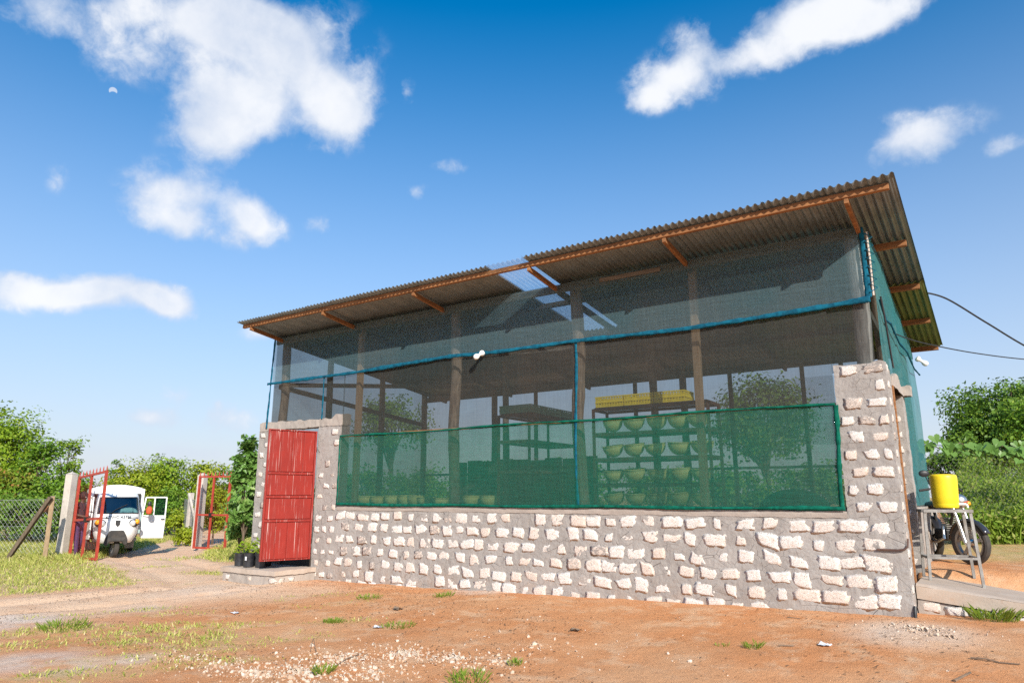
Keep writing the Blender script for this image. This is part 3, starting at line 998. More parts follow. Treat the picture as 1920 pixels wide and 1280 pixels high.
def build_walls():
    low = rough_box(-10.44, -1.55, YF, YF + 0.2, -0.15, 1.395, 0.0145, 0.0072).build('stone_wall', M['mortar'], shed, smooth=True, fix=False)
    lp = rough_box(-11.09, -10.44, YF, YF + 0.22, -0.15, 2.95, 0.02, 0.0075).build('door_pillar', M['mortar'], shed, smooth=True, fix=False)
    ll = rough_box(XL, -12.30, YF, YF + 0.22, -0.15, 3.02, 0.02, 0.0075).build('door_pillar', M['mortar'], shed, smooth=True, fix=False)
    rp = rough_box(-1.55, XR, YF, YF + 0.46, -0.15, 3.19, 0.0145, 0.0076,
                   top=lambda x, y: 0.04 * (x + 1.26) + 0.03 * noise.noise(Vector((x * 7, y * 7, 0))) - 0.18 * max(0, (y - YF) - 0.12)).build('corner_pillar', M['mortar'], shed, smooth=True, fix=False)
    # lintel over the red door, tilted and ragged
    lin = rough_box(-12.97, -10.42, YF - 0.012, YF + 0.23, 2.955, 3.09, 0.025, 0.014, top=lambda x, y: 0.05 * (-10.4 - x) / 2.5 + 0.085 * max(0.0, min(1.0, (x + 10.70) * 9)) + 0.035 * noise.noise(Vector((x * 5, y * 5, 7))))
    lin.build('lintel', M['plaster'], shed, smooth=True, fix=False)
    # side wall with its doorway
    rough_box(-1.17, XR + 0.015, YF + 0.45, 11.2, 2.96, 3.12, 0.03, 0.012, top=lambda x, y: 0.05 * math.sin(y * 5)).build('side_lintel', M['plaster'], shed, smooth=True, fix=False)
    rough_box(-1.1, XR + 0.10, 11.08, 11.26, 2.97, 3.11, 0.03, 0.015).build('lintel_end', M['plaster'], shed, smooth=True, fix=False)
    rough_box(-1.19, XR, 10.98, 11.22, 0.2, 2.962, 0.03, 0.012).build('side_jamb', M['mortar'], shed, smooth=True, fix=False)
    rough_box(-1.20, -0.955, 11.22, YB + 0.05, 0.2, 1.45, 0.05, 0.010).build('side_wall', M['plaster'], shed, smooth=True, fix=False)
    rough_box(XL, -1.22, YB - 0.1, YB + 0.1, 0.0, 1.40, 0.10, 0.012).build('back_wall', M['mortar'], shed, smooth=True, fix=False)
    rough_box(XL, XL + 0.2, YF + 0.22, YB - 0.1, 0.0, 1.40, 0.10, 0.012).build('end_wall', M['mortar'], shed, smooth=True, fix=False)
    # smooth plaster sill on the low wall
    def sil(u, v):
        x = -10.44 + (-1.55 + 10.44) * u
        prof = [(YF - 0.008, 1.345), (YF - 0.014, 1.39), (YF - 0.012, 1.42), (YF + 0.06, 1.425), (YF + 0.21, 1.42)]
        k = v * 4
        i = min(3, int(k)); q = k - i
        y = prof[i][0] * (1 - q) + prof[i + 1][0] * q
        z = prof[i][1] * (1 - q) + prof[i + 1][1] * q
        w = noise.noise(Vector((x * 2.2, 0, v))) * 0.012 + noise.noise(Vector((x * 13, 3, v * 4))) * 0.006
        return (x, y - w * 0.5, z + w + (0.012 * noise.noise(Vector((x * 6, 9, 0))) if v < 0.05 else 0))
    m = MB(); m.add(*grid_mesh(sil, 260, 16)); m.build('sill', M['plaster'], shed, smooth=True, fix=False)
    m = MB().box((XL + 0.2, YF + 0.22, 0.1), (-1.2, YB - 0.1, 0.5)); m.build('floor_slab', M['floor'], shed)

    # stones, course by course
    PITCH_X = 0.308
    for k, z in enumerate((1.245, 1.035, 0.825, 0.615, 0.405, 0.20, 0.02)):
        x = -10.34 + (0.16 if k % 2 else 0.0)
        while x < -1.02:
            g = gz1(x, YF)
            zz = z + 0.03 * noise.noise(Vector((x * 1.3, k * 3.1, 0))) + rng.uniform(-0.012, 0.012)
            h = rng.uniform(0.158, 0.222)
            w = rng.uniform(0.22, 0.335)
            if rng.random() < 0.14:
                w *= 0.6; h *= 0.85
            if x > -2.4:
                w *= 1.12
            if zz + h / 2 > g + 0.03 and rng.random() > 0.035 and x + w / 2 < XR - 0.03:
                par = low if x < -1.55 else rp
                stone(par, (x, YF - 0.0012 + rng.uniform(-0.003, 0.003), zz), w, h, 0, rng.uniform(-0.13, 0.13))
            x += PITCH_X * rng.uniform(0.82, 1.15)
    for k in range(9):                     # corner pillar above the sill
        z = 1.47 + 0.205 * k
        xs = (-1.36, -1.11) if k % 2 == 0 else (-1.45, -1.23, -1.05)
        for x in xs:
            w = rng.uniform(0.20, 0.28) if k % 2 == 0 else rng.uniform(0.12, 0.24)
            if rng.random() < 0.9:
                stone(rp, (x, YF - 0.003, z), min(w, 2 * (XR - x) - 0.04), rng.uniform(0.125, 0.175), 0, rng.uniform(-0.06, 0.06))
        stone(rp, (XR + 0.001, YF + 0.2, z + 0.02), 0.2, 0.13, R(90), 0)
    for k in range(6):
        stone(rp, (XR + 0.001, YF + 0.22, 0.35 + 0.2 * k), rng.uniform(0.18, 0.26), 0.13, R(90), 0)
    for k in range(14):                    # pillar right of the red door
        z = 0.16 + 0.205 * k
        for x in ((-10.95, -10.62) if k % 2 else (-10.98, -10.78, -10.55)):
            if rng.random() < (0.9 if k < 10 else 0.35):
                stone(lp, (x, YF - 0.002, z), rng.uniform(0.12, 0.2), rng.uniform(0.10, 0.15), 0, rng.uniform(-0.08, 0.08))
    for k in range(14):
        z = 0.2 + 0.205 * k
        for x in ((-12.85,) if k % 2 else (-12.7, -12.45)):
            stone(ll, (x, YF - 0.002, z), rng.uniform(0.16, 0.22), rng.uniform(0.11, 0.15), 0, rng.uniform(-0.08, 0.08))
    for k in range(10):                    # far jamb of the side doorway
        stone(bpy.data.objects['side_jamb'], (-1.08, 10.98, 0.75 + 0.21 * k), rng.uniform(0.10, 0.16), 0.12, 0, 0)


build_walls()


def pole(name, m, pts, r):
    mb = MB()
    P = [Vector(p) for p in pts]
    fine_, rr = [], []
    for i in range(len(P) - 1):
        for k in range(6):
            t = k / 6
            p = P[i].lerp(P[i + 1], t)
            p.x += 0.012 * noise.noise(p * 1.7); p.y += 0.012 * noise.noise(p * 1.7 + Vector((5, 5, 5)))
            fine_.append(p); rr.append(r * (1 + 0.14 * noise.noise(p * 3.0)))
    fine_.append(P[-1]); rr.append(r * 0.95)
    mb.tube(fine_, rr, 12)
    return mb.build(name, m, shed, smooth=True)


POSTS = [(-12.55, 'round', 0.09), (-10.22, 'square', 0), (-7.8, 'round', 0.095), (-5.3, 'round', 0.1), (-3.36, 'square', 0), (-1.2, 'corner', 0.1)]


def build_frame():
    yp = YF + 0.16
    for (x, kind, r) in POSTS:
        top = roof_z(yp) - 0.10
        if kind == 'square':
            MB().box((x - 0.05, yp + 0.02, 0.5), (x + 0.05, yp + 0.12, top)).build('post', M['timber_pale'], shed, bevel=0.006)
        elif kind == 'corner':
            pole('post', M['pole_grey'], [(x, yp - 0.02, 0.5), (x + 0.01, yp - 0.02, 3.2), (x + 0.03, yp - 0.03, 4.0), (x, yp - 0.02, top)], r)
        else:
            pole('post', M['pole'], [(x + 0.05, yp + 0.09, 0.5), (x + 0.03, yp + 0.08, 1.6), (x - 0.05, yp + 0.1, 2.8), (x + 0.02, yp + 0.09, 3.8), (x - 0.03, yp + 0.09, top)], r)
        # back posts and ties
        tb = roof_z(YB) - 0.10
        if x != -3.36:
            pole('post', M['pole'], [(x, YB - 0.2, 0.5), (x + 0.02, YB - 0.2, 2.2), (x, YB - 0.2, tb)], 0.075)
    for x in (-9.0, -6.4, -4.3, -2.9, -2.2):
        MB().box((x - 0.035, YB - 0.22, 0.5), (x + 0.035, YB - 0.15, roof_z(YB) - 0.2)).build('back_post', M['timber_grey'], shed)
    for y in (10.9, 12.6):
        for x in (-12.6, -1.15):
            pole('post', M['pole'], [(x, y, 0.5), (x + 0.02, y, 2.2), (x, y, roof_z(y) - 0.1)], 0.07)
    for x in (-8.6, -5.2):
        pole('inner_post', M['pole'], [(x, 12.3, 0.5), (x + 0.03, 12.3, 2.4), (x, 12.3, roof_z(12.3) - 0.2)], 0.07)
    # wall plates
    MB().bar((-12.65, YF + 0.045, roof_z(YF) - 0.145), (-1.05, YF + 0.045, roof_z(YF) - 0.145), 0.05, 0.12).build('wall_plate', M['timber_grey'], shed)
    MB().bar((-12.65, YB - 0.06, roof_z(YB) - 0.26), (-1.05, YB - 0.06, roof_z(YB) - 0.26), 0.05, 0.14).build('wall_plate', M['timber_grey'], shed)
    MB().bar((-12.6, YB - 0.06, 2.15), (-1.1, YB - 0.06, 2.15), 0.04, 0.05).build('back_rail', M['timber_grey'], shed)
    for x in (-12.55, -1.12):
        MB().bar((x, YF + 0.1, 3.9), (x, YB - 0.1, 3.45), 0.05, 0.1).build('side_rail', M['timber_grey'], shed)
    # rafters: orange tails under the eaves, inner lengths with shade in their colour
    for x in (-12.42, -10.22, -7.92, -5.55, -3.36, -1.09):
        y0, y1 = 8.53, 14.92
        ym = YF + 0.075
        MB().bar((x, y0 + 0.02, roof_z(y0) - 0.135), (x, ym, roof_z(ym) - 0.15), 0.05, 0.07).build('rafter_tail', M['timber'], shed, bevel=0.004)
        MB().bar((x, ym + 0.002, roof_z(ym) - 0.165), (x, y1, roof_z(y1) - 0.165), 0.046, 0.105).build('rafter', M['timber_shaded'], shed)
    # diagonal braces seen through the net
    for (a, b) in (((-12.5, 9.62, 3.95), (-10.2, 13.5, 4.2)), ((-7.8, 9.62, 4.05), (-5.9, 11.9, 4.45)), ((-5.25, 9.62, 4.1), (-4.2, 11.9, 4.4))):
        MB().bar(a, b, 0.05, 0.09).build('brace', M['timber_grey'], shed)
    # purlins: inner lengths carry painted shade, the outer ends plain orange timber
    for i, y in enumerate((8.57, 10.15, 11.72, 13.30, 14.85)):
        z = roof_z(y) - 0.062
        x0 = ROOF_X0 + 0.06
        x1 = ROOF_X1 - (0.03 if i else 0.035)
        if i == 0:
            MB().bar((x0, y, z), (x1, y, z), 0.05, 0.075, (0, SLOPE, 1)).build('purlin', M['timber'], shed, bevel=0.004)
        else:
            MB().bar((x0, y, z), (-1.142, y, z), 0.052, 0.082, (0, SLOPE, 1)).build('purlin', M['timber_shaded'], shed)
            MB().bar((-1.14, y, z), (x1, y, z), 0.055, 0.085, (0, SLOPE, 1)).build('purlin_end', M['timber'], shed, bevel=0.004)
    # top batten behind the green net, and one pale offcut under the plate
    MB().bar((-10.4, YF + 0.02, 2.735), (-1.56, YF + 0.02, 2.715), 0.03, 0.035).build('batten', M['timber'], shed)
    MB().bar((-4.75, YF - 0.025, 4.87), (-3.75, YF - 0.025, 4.87), 0.02, 0.06).build('batten', M['timber_grey'], shed)
    MB().box((-1.02, YF + 0.465, 0.55), (XR + 0.020, YF + 0.505, 2.955)).build('door_frame', M['timber'], shed, bevel=0.004)


build_frame()


def build_roof():
    pitch = 0.092
    W = 0.76
    cov = 0.7138
    n = 17
    amp = 0.018

    def sheet(width, length, m):
        per = 8
        nu = int(width / pitch * per)
        nv = 3
        vs, fs = [], []
        for side in (0, 1):
            for j in range(nv + 1):
                for i in range(nu + 1):
                    x = width * i / nu
                    z = amp * math.cos(2 * math.pi * x / pitch) - side * 0.0012
                    vs.append((x, length * j / nv, z))
        s = (nu + 1) * (nv + 1)
        for side in (0, 1):
            for j in range(nv):
                for i in range(nu):
                    q = (side * s + j * (nu + 1) + i, side * s + j * (nu + 1) + i + 1, side * s + (j + 1) * (nu + 1) + i + 1, side * s + (j + 1) * (nu + 1) + i)
                    fs.append(q if side == 0 else q[::-1])
        for i in range(nu):
            fs.append((i, s + i, s + i + 1, i + 1))
            a = nv * (nu + 1) + i
            fs.append((a, a + 1, s + a + 1, s + a))
        me = bpy.data.meshes.new('roof_sheet')
        me.from_pydata(vs, [], fs)
        me.materials.append(m)
        me.polygons.foreach_set('use_smooth', [True] * len(me.polygons))
        return me
    ang = -math.atan(SLOPE)
    front = sheet(W, 3.42, M['roof'])
    rear = sheet(W, 3.30, M['roof'])
    clear = sheet(W, 3.42, M['clear'])
    rear_green = sheet(W, 3.30, M['roof_green'])
    clear_rear = sheet(W, 3.30, M['clear'])
    org = Vector(ORG[shed.name])
    for i in range(n):
        x = ROOF_X0 + cov * i
        jig = 0.012 * math.sin(i * 7.3)
        yf = 8.43 + jig
        is_clear = (i == 9)
        o = link('clear_roof_sheet' if is_clear else 'roof_sheet', clear if is_clear else front, shed,
                 Vector((x, yf, roof_z(yf) + 0.001 * (i % 2) + (0.012 if i > 9 else 0.0))) - org)
        if is_clear:
            o['label'] = 'clear corrugated plastic sheet letting the sky through'
        o.rotation_euler = (ang, 0, 0)
        yr = 11.68 + jig
        o = link('roof_sheet', rear_green if i >= 13 else rear, shed, Vector((x, yr, roof_z(yr) - 0.0035 - 0.001 * (i % 2))) - org)
        o.rotation_euler = (ang, 0, 0)


build_roof()


# ------------------------------------------------------------------ nets
def band_z(x):
    xs = [-12.8, -11.15, -10.1, -8.9, -7.7, -6.85, -5.2, -4.1, -3.3, -2.2, -1.0]
    zs = [3.96, 3.955, 3.95, 3.975, 4.005, 3.96, 3.965, 3.93, 3.915, 3.935, 3.975]
    return float(np.interp(x, xs, zs))


def green_top(x):
    return 2.725 + 0.012 * math.sin(x * 1.7) + (0.012 * abs(math.sin(x * 5.5)) * -1 if x > -3.2 else 0.0)


def hem(name, pts, m, w, t=0.012, parent=None, flat=True):
    P = [Vector(p) for p in pts]
    fine_ = []
    N = 14
    for i in range(len(P) - 1):
        for k in range(N):
            fine_.append(P[i].lerp(P[i + 1], k / N))
    fine_.append(P[-1])
    mb = MB()
    if not flat:
        mb.tube(fine_, [w * (1 + 0.35 * noise.noise(p * 5.0)) for p in fine_], 6)
        return mb.build(name, m, parent or shed, smooth=True)
    rows = (-1.0, -0.35, 0.3, 1.0)
    for i, p in enumerate(fine_):                 # a gathered strip of net, its folds catching the light
        d = (fine_[min(i + 1, len(fine_) - 1)] - fine_[max(i - 1, 0)]).normalized()
        sd = Vector((-d.z, 0, d.x))
        ww = w * (1 + 0.45 * noise.noise(p * 2.3) + 0.35 * noise.noise(p * 9.0))
        for q, r in enumerate(rows):
            e = 0.010 * (1 - abs(r)) + 0.008 * noise.noise(p * 7.0 + Vector((q * 3.3, 0, 0)))
            mb.v.append(tuple(p + sd * (r * ww) + Vector((0, -e, 0.006 * noise.noise(p * 3 + Vector((0, q, 0)))))))
    for i in range(len(fine_) - 1):
        for q in range(3):
            a = i * 4 + q
            mb.f.append((a, a + 1, a + 5, a + 4))
    o = mb.build(name, m, parent or shed, smooth=True, fix=False)
    so = o.modifiers.new('solid', 'SOLIDIFY')
    so.thickness = 0.004
    return o


def build_nets():
    def sheet(name, fn, nu, nv, m, label=None):
        mb = MB(); mb.add(*grid_mesh(fn, nu, nv))
        o = mb.build(name, m, shed, smooth=True, fix=False)
        if label: o['label'] = label
        return o
    nz = lambda x, z, k: noise.noise(Vector((x * k, z * k, 3.3)))
    ztop = roof_z(YF) - 0.085
    up = sheet('upper_net', lambda u, v: ((lambda x, z: (x, YF - 0.012 + 0.010 * nz(x, z * 0.4, 1.1), z))(-12.66 + 11.56 * u, band_z(-12.66 + 11.56 * u) * (1 - v) + ztop * v)), 160, 14, M['net_blue'], 'bluish shade net of the upper wall')
    lo = sheet('lower_net', lambda u, v: ((lambda x, z: (x, YF + 0.004 + 0.010 * nz(x, z * 0.4, 1.0), z))(-10.43 + 8.87 * u, 1.43 * (1 - v) + band_z(-10.43 + 8.87 * u) * v)), 160, 26, M['net_grey'], 'greyish shade net below the blue band')
    sheet('lower_net', lambda u, v: ((lambda x, z: (x, YF + 0.03 + 0.010 * nz(x, z * 0.4, 1.0), z))(-12.66 + 2.24 * u, 3.0 * (1 - v) + band_z(-12.66 + 2.24 * u) * v)), 40, 12, M['net_grey'])
    sheet('lower_net', lambda u, v: ((lambda x, z: (x, YF + 0.03 + 0.010 * nz(x, z * 0.4, 1.0), z))(-1.57 + 0.5 * u, 3.1 * (1 - v) + band_z(-1.57 + 0.5 * u) * v)), 12, 12, M['net_grey'])
    gr = sheet('green_net', lambda u, v: ((lambda x, z: (x, YF - 0.02 + 0.014 * nz(x, z * 0.6, 1.3), z))(-10.43 + 8.86 * u + 0.02 * math.sin(v * 3.1) * (1 if u < 0.5 else -1), 1.435 * (1 - v) + green_top(-10.43 + 8.86 * u) * v)), 160, 20, M['net_green'], 'green net stretched along the low wall')
    bk = sheet('back_net', lambda u, v: ((lambda x, z: (x, YB + 0.03 + 0.02 * nz(x, z, 1.3), z))(-12.7 + 11.6 * u, 1.4 * (1 - v) + (roof_z(YB) - 0.2) * v)), 60, 14, M['net_back'])
    sheet('back_net', lambda u, v: ((lambda x, z: (x, YB - 0.02 + 0.05 * nz(x, z, 1.9), z))(-4.0 + 2.8 * u, (3.05 - 0.5 * math.sin(math.pi * u)) * (1 - v) + 3.86 * v)), 30, 12, M['net_back'], 'slack fold of blue net hung across the back wall')
    def side(u, v):
        y = YF + 0.03 + (YB - YF) * u
        zt = roof_z(y) - 0.15
        zb = 3.12 if y < 11.22 else 1.47
        z = zb * (1 - v) + zt * v
        x = -0.985 + 0.02 * nz(y, z, 1.4) - 0.05 * u + (0.015 * math.sin(math.pi * v) if y > 11.2 else 0)
        return (x, y, z)
    sheet('side_net', side, 70, 22, M['net_side'], 'teal net covering the end wall')
    sheet('end_net', lambda u, v: (-12.66, YF + 0.05 + (YB - YF) * u, 1.42 * (1 - v) + (roof_z(YF + (YB - YF) * u) - 0.15) * v), 20, 10, M['net_blue'])
    # hems and seams
    xs = np.linspace(-12.78, -1.04, 26)
    hem('net_band', [(x, YF - 0.035 + 0.006 * math.sin(x * 3), band_z(x)) for x in xs], M['hem_blue'], 0.030)
    xs = np.linspace(-10.43, -1.56, 20)
    hem('green_hem', [(x, YF - 0.03, green_top(x)) for x in xs], M['hem_green'], 0.014, parent=gr)
    hem('green_hem', [(x, YF - 0.04, 1.452 + 0.008 * math.sin(x * 2.3)) for x in xs], M['hem_green'], 0.022, parent=gr)
    hem('green_hem', [(-1.575 + 0.02 * math.sin(z * 3), YF - 0.03, z) for z in np.linspace(1.45, 2.7, 6)], M['hem_green'], 0.028, parent=gr)
    hem('green_hem', [(-10.42, YF - 0.03, z) for z in np.linspace(1.45, 2.7, 6)], M['hem_green'], 0.016, parent=gr)
    hem('net_seam', [(-5.215 + 0.02 * math.sin(z * 2.1), YF - 0.014, z) for z in np.linspace(1.46, 3.95, 10)], M['hem_blue'], 0.022, parent=lo)
    hem('net_seam', [(-11.0, YF - 0.014, z) for z in np.linspace(3.1, 3.95, 5)], M['hem_blue'], 0.02, parent=lo)
    hem('net_seam', [(-12.66 - 0.04 * (4.93 - z), YF - 0.014, z) for z in np.linspace(3.0, 4.93, 8)], M['hem_blue'], 0.028, parent=up)
    hem('net_seam', [(-1.06, YF - 0.012, z) for z in np.linspace(4.0, 4.92, 6)], M['hem_blue'], 0.03, parent=up)
    # edge of the side net, drawn down to the bulb, and its lacing at the corner
    hem('net_seam', [(-0.955, YF + 0.12, 3.98), (-0.95, 9.9, 3.80), (-0.95, 10.4, 3.86), (-0.945, 11.2, 3.74), (-0.94, 12.2, 3.78), (-0.94, 13.2, 3.66), (-0.95, 14.3, 3.72)], M['hem_blue'], 0.014, flat=False)
    zig = []
    for k in range(15):
        z = 4.06 + 0.055 * k
        zig.append((-0.995 + (0.045 if k % 2 else -0.04), YF - 0.03 + (0.05 if k % 2 else 0), z))
    MB().tube(zig, 0.008, 5).build('lacing_cord', M['hem_blue'], shed)
    MB().tube([(-1.005, YF + 0.0, 4.02), (-1.0, YF + 0.005, 4.5), (-1.005, YF, 4.85)], 0.013, 10).build('lacing_glint_rod', M['post_concrete'], shed, smooth=True)  # pale rod added to stand for bright light between the lacing


build_nets()


# ------------------------------------------------------------------ red door
def build_door():
    H = Vector((-11.10, YF - 0.03, 0))
    th = R(72)
    d = Vector((-math.cos(th), -math.sin(th), 0))
    n = Vector((math.sin(th), -math.cos(th), 0)) * 1.0      # outer face, towards the yard
    if n.x < 0: n = -n
    Wd, z0, z1 = 0.96, 0.43, 2.86
    P = lambda s, z, o=0.0: H + d * s + n * o + Vector((0, 0, z))
    base = MB()
    base.add([P(0, z0), P(Wd, z0), P(Wd, z1), P(0, z1), P(0, z0, -0.02), P(Wd, z0, -0.02), P(Wd, z1, -0.02), P(0, z1, -0.02)],
             [(0, 1, 2, 3), (7, 6, 5, 4), (0, 4, 5, 1), (1, 5, 6, 2), (2, 6, 7, 3), (3, 7, 4, 0)])
    door = base.build('door', M['door_red'], shed)
    door['label'] = 'red sheet metal door with white paint drips, standing open'

    def slab(name, s0, s1, a, b, o0, o1):
        m = MB()
        m.add([P(s0, a, o0), P(s1, a, o0), P(s1, b, o0), P(s0, b, o0), P(s0, a, o1), P(s1, a, o1), P(s1, b, o1), P(s0, b, o1)],
              [(0, 1, 2, 3), (7, 6, 5, 4), (0, 4, 5, 1), (1, 5, 6, 2), (2, 6, 7, 3), (3, 7, 4, 0)])
        return m.build(name, M['door_red'], door, bevel=0.005)
    zs = [z0, 1.15, 1.59, 2.03, z1]
    fw = 0.035
    for s0, s1 in ((0, fw), (Wd - fw, Wd)):
        slab('frame_bar', s0, s1, z0, z1, 0.001, 0.034)
    for z in zs:
        slab('frame_bar', fw, Wd - fw, max(z0, z - 0.022), min(z1, z + 0.022), 0.001, 0.031)
    for a, b, k in ((zs[0], zs[1], 4), (zs[1], zs[2], 1), (zs[2], zs[3], 1), (zs[3], zs[4], 4)):
        span = Wd - 2 * fw
        for i in range(k):
            g = 0.009
            slab('panel', fw + span * i / k + g, fw + span * (i + 1) / k - g, a + 0.032, b - 0.032, 0.001, 0.020)
    for z in (0.75, 1.6, 2.5):
        MB().tube([P(-0.01, z - 0.05, 0.0), P(-0.01, z + 0.05, 0.0)], 0.014, 8).build('hinge', M['dark_metal'], door)
    m = MB().box((-12.32, YF + 0.05, 0.44), (-12.27, YF + 0.11, 2.95)); m.box((-11.12, YF + 0.05, 0.44), (-11.085, YF + 0.11, 2.95))
    m.build('door_frame', M['gate_red'], shed)


build_door()


# ------------------------------------------------------------------ steps and ramp
def build_slabs():
    t = thing('entrance_step', (-11.6, 8.9, 0.0), 'low concrete step with stone edging in front of the red door', 'step')
    rough_box(-12.55, -10.92, 8.42, YF - 0.005, 0.20, 0.285, 0.03, 0.008).build('step_top', M['slab'], t, smooth=True, fix=False)
    b = rough_box(-12.50, -10.95, 8.45, YF - 0.005, -0.1, 0.20, 0.03, 0.014).build('step_base', M['plaster'], t, smooth=True, fix=False)
    for k in range(0, 7, 3):
        stone(b, (-12.35 + 0.22 * k, 8.447, 0.10 + rng.uniform(-0.02, 0.02)), rng.uniform(0.13, 0.2), 0.11, 0, rng.uniform(-0.1, 0.1))
    for k in range(2):
        stone(b, (-10.945, 8.6 + 0.22 * k, 0.11), 0.16, 0.11, R(90), 0)
    t = thing('concrete_ramp', (0.2, 10.2, 0.1), 'sloping concrete ramp leading up to the side doorway', 'ramp')
    y0, y1 = 9.72, 10.82
    def top(u, v):
        x = -0.955 + 2.9 * u
        y = y0 + (y1 - y0) * v
        z = 0.605 - 0.115 * (x + 0.955) - (0.04 * max(0, 0.05 - v) * 10)
        return (x, y, z + 0.008 * noise.noise(Vector((x * 4, y * 4, 0))))
    m = MB(); m.add(*grid_mesh(top, 60, 24))
    def face(u, v):
        x = -0.955 + 2.9 * u
        zt = 0.605 - 0.115 * (x + 0.955) - 0.02
        z = zt - 0.14 * (1 - v)
        y = y0 - 0.004 + 0.012 * noise.noise(Vector((x * 5, z * 5, 2)))
        return (x, y, z)
    m.add(*grid_mesh(face, 80, 8))
    m.build('ramp_top', M['slab'], t, smooth=True, fix=False)
    f2 = rough_box(-0.955, 1.2, y0 + 0.02, y1 - 0.05, 0.0, 0.43, 0.04, 0.012, top=lambda x, y: -0.115 * (x + 0.955)).build('ramp_base', M['plaster'], t, smooth=True, fix=False)
    for k, (x, w) in enumerate(((-0.83, 0.2), (-0.56, 0.27), (-0.24, 0.28), (0.06, 0.2))):
        stone(f2, (x, y0 + 0.012, 0.37 - 0.10 * (x + 0.95)), w, 0.13, 0, rng.uniform(-0.06, 0.06))


build_slabs()


# ------------------------------------------------------------------ inside: racks, crates, tubs
def rack(x0, x1, y0, y1, z0, tiers, zt, label):
    t = thing('storage_rack', ((x0 + x1) / 2, (y0 + y1) / 2, z0), label, 'rack', 'storage racks inside the shed')
    for x in (x0, x1):
        for y in (y0, y1):
            MB().bar((x, y, z0), (x, y, zt), 0.04, 0.04).build('leg', M['rack_steel'], t)
    for z in tiers:
        m = MB()
        m.bar((x0 + 0.02, y0, z), (x1 - 0.02, y0, z), 0.03, 0.045); m.bar((x0 + 0.02, y1, z), (x1 - 0.02, y1, z), 0.03, 0.045)
        m.bar((x0, y0 + 0.02, z), (x0, y1 - 0.02, z), 0.03, 0.045); m.bar((x1, y0 + 0.02, z), (x1, y1 - 0.02, z), 0.03, 0.045)
        m.build('shelf_rail', M['rack_steel'], t)
        MB().box((x0 + 0.02, y0 + 0.02, z + 0.024), (x1 - 0.02, y1 - 0.02, z + 0.04)).build('shelf', M['board'], t)
    return t


def crate_mesh(name, L, W, H, m):
    mb = MB()
    w = 0.012
    mb.box((-L / 2, -W / 2, 0), (L / 2, W / 2, 0.012))
    for z0, z1 in ((0.012, 0.03), (H / 2 - 0.008, H / 2 + 0.008), (H - 0.022, H)):
        e = 0.006 if z1 == H else 0
        mb.box((-L / 2 - e, -W / 2 - e, z0), (L / 2 + e, -W / 2 + w, z1)); mb.box((-L / 2 - e, W / 2 - w, z0), (L / 2 + e, W / 2 + e, z1))
        mb.box((-L / 2 - e, -W / 2 + w, z0), (-L / 2 + w, W / 2 - w, z1)); mb.box((L / 2 - w, -W / 2 + w, z0), (L / 2 + e, W / 2 - w, z1))
    n = 11
    for i in range(n):
        x = -L / 2 + 0.01 + (L - 0.02) * i / (n - 1)
        for y in (-W / 2 + 0.002, W / 2 - 0.010):
            mb.box((x - 0.012, y, 0.02), (x + 0.012, y + 0.008, H - 0.01))
    for i in range(7):
        y = -W / 2 + 0.02 + (W - 0.04) * i / 6
        for x in (-L / 2 + 0.002, L / 2 - 0.010):
            mb.box((x, y - 0.012, 0.02), (x + 0.008, y + 0.012, H - 0.01))
    me = bpy.data.meshes.new(name)
    me.from_pydata(mb.v, [], mb.f)
    me.materials.append(m)
    return me


def solo(name, me, loc, label, cat, group=None, rz=0.0):
    o = bpy.data.objects.new(name, me)
    COL.objects.link(o)
    o.location = loc
    o.rotation_euler = (0, 0, rz)
    return tag(o, label, cat, group)


def tub_mesh():
    mb = MB()
    H, Rr = 0.19, 0.182
    prof_o = [(max(0.001, Rr * math.sin(R(a))), H * (1 - math.cos(R(a)))) for a in range(0, 91, 10)] + [(Rr + 0.006, H + 0.002), (Rr + 0.006, H + 0.012)]
    prof_i = [(Rr - 0.008, H + 0.012)] + [(max(0.001, (Rr - 0.01) * math.sin(R(a))), 0.01 + H * (1 - math.cos(R(a)))) for a in range(80, -1, -10)]
    mb.lathe(prof_o + prof_i, (0, 0, 0), 26, caps=False)
    me = bpy.data.meshes.new('tub')
    me.from_pydata(mb.v, [], mb.f)
    me.materials.append(M['tub'])
    me.polygons.foreach_set('use_smooth', [True] * len(me.polygons))
    return me


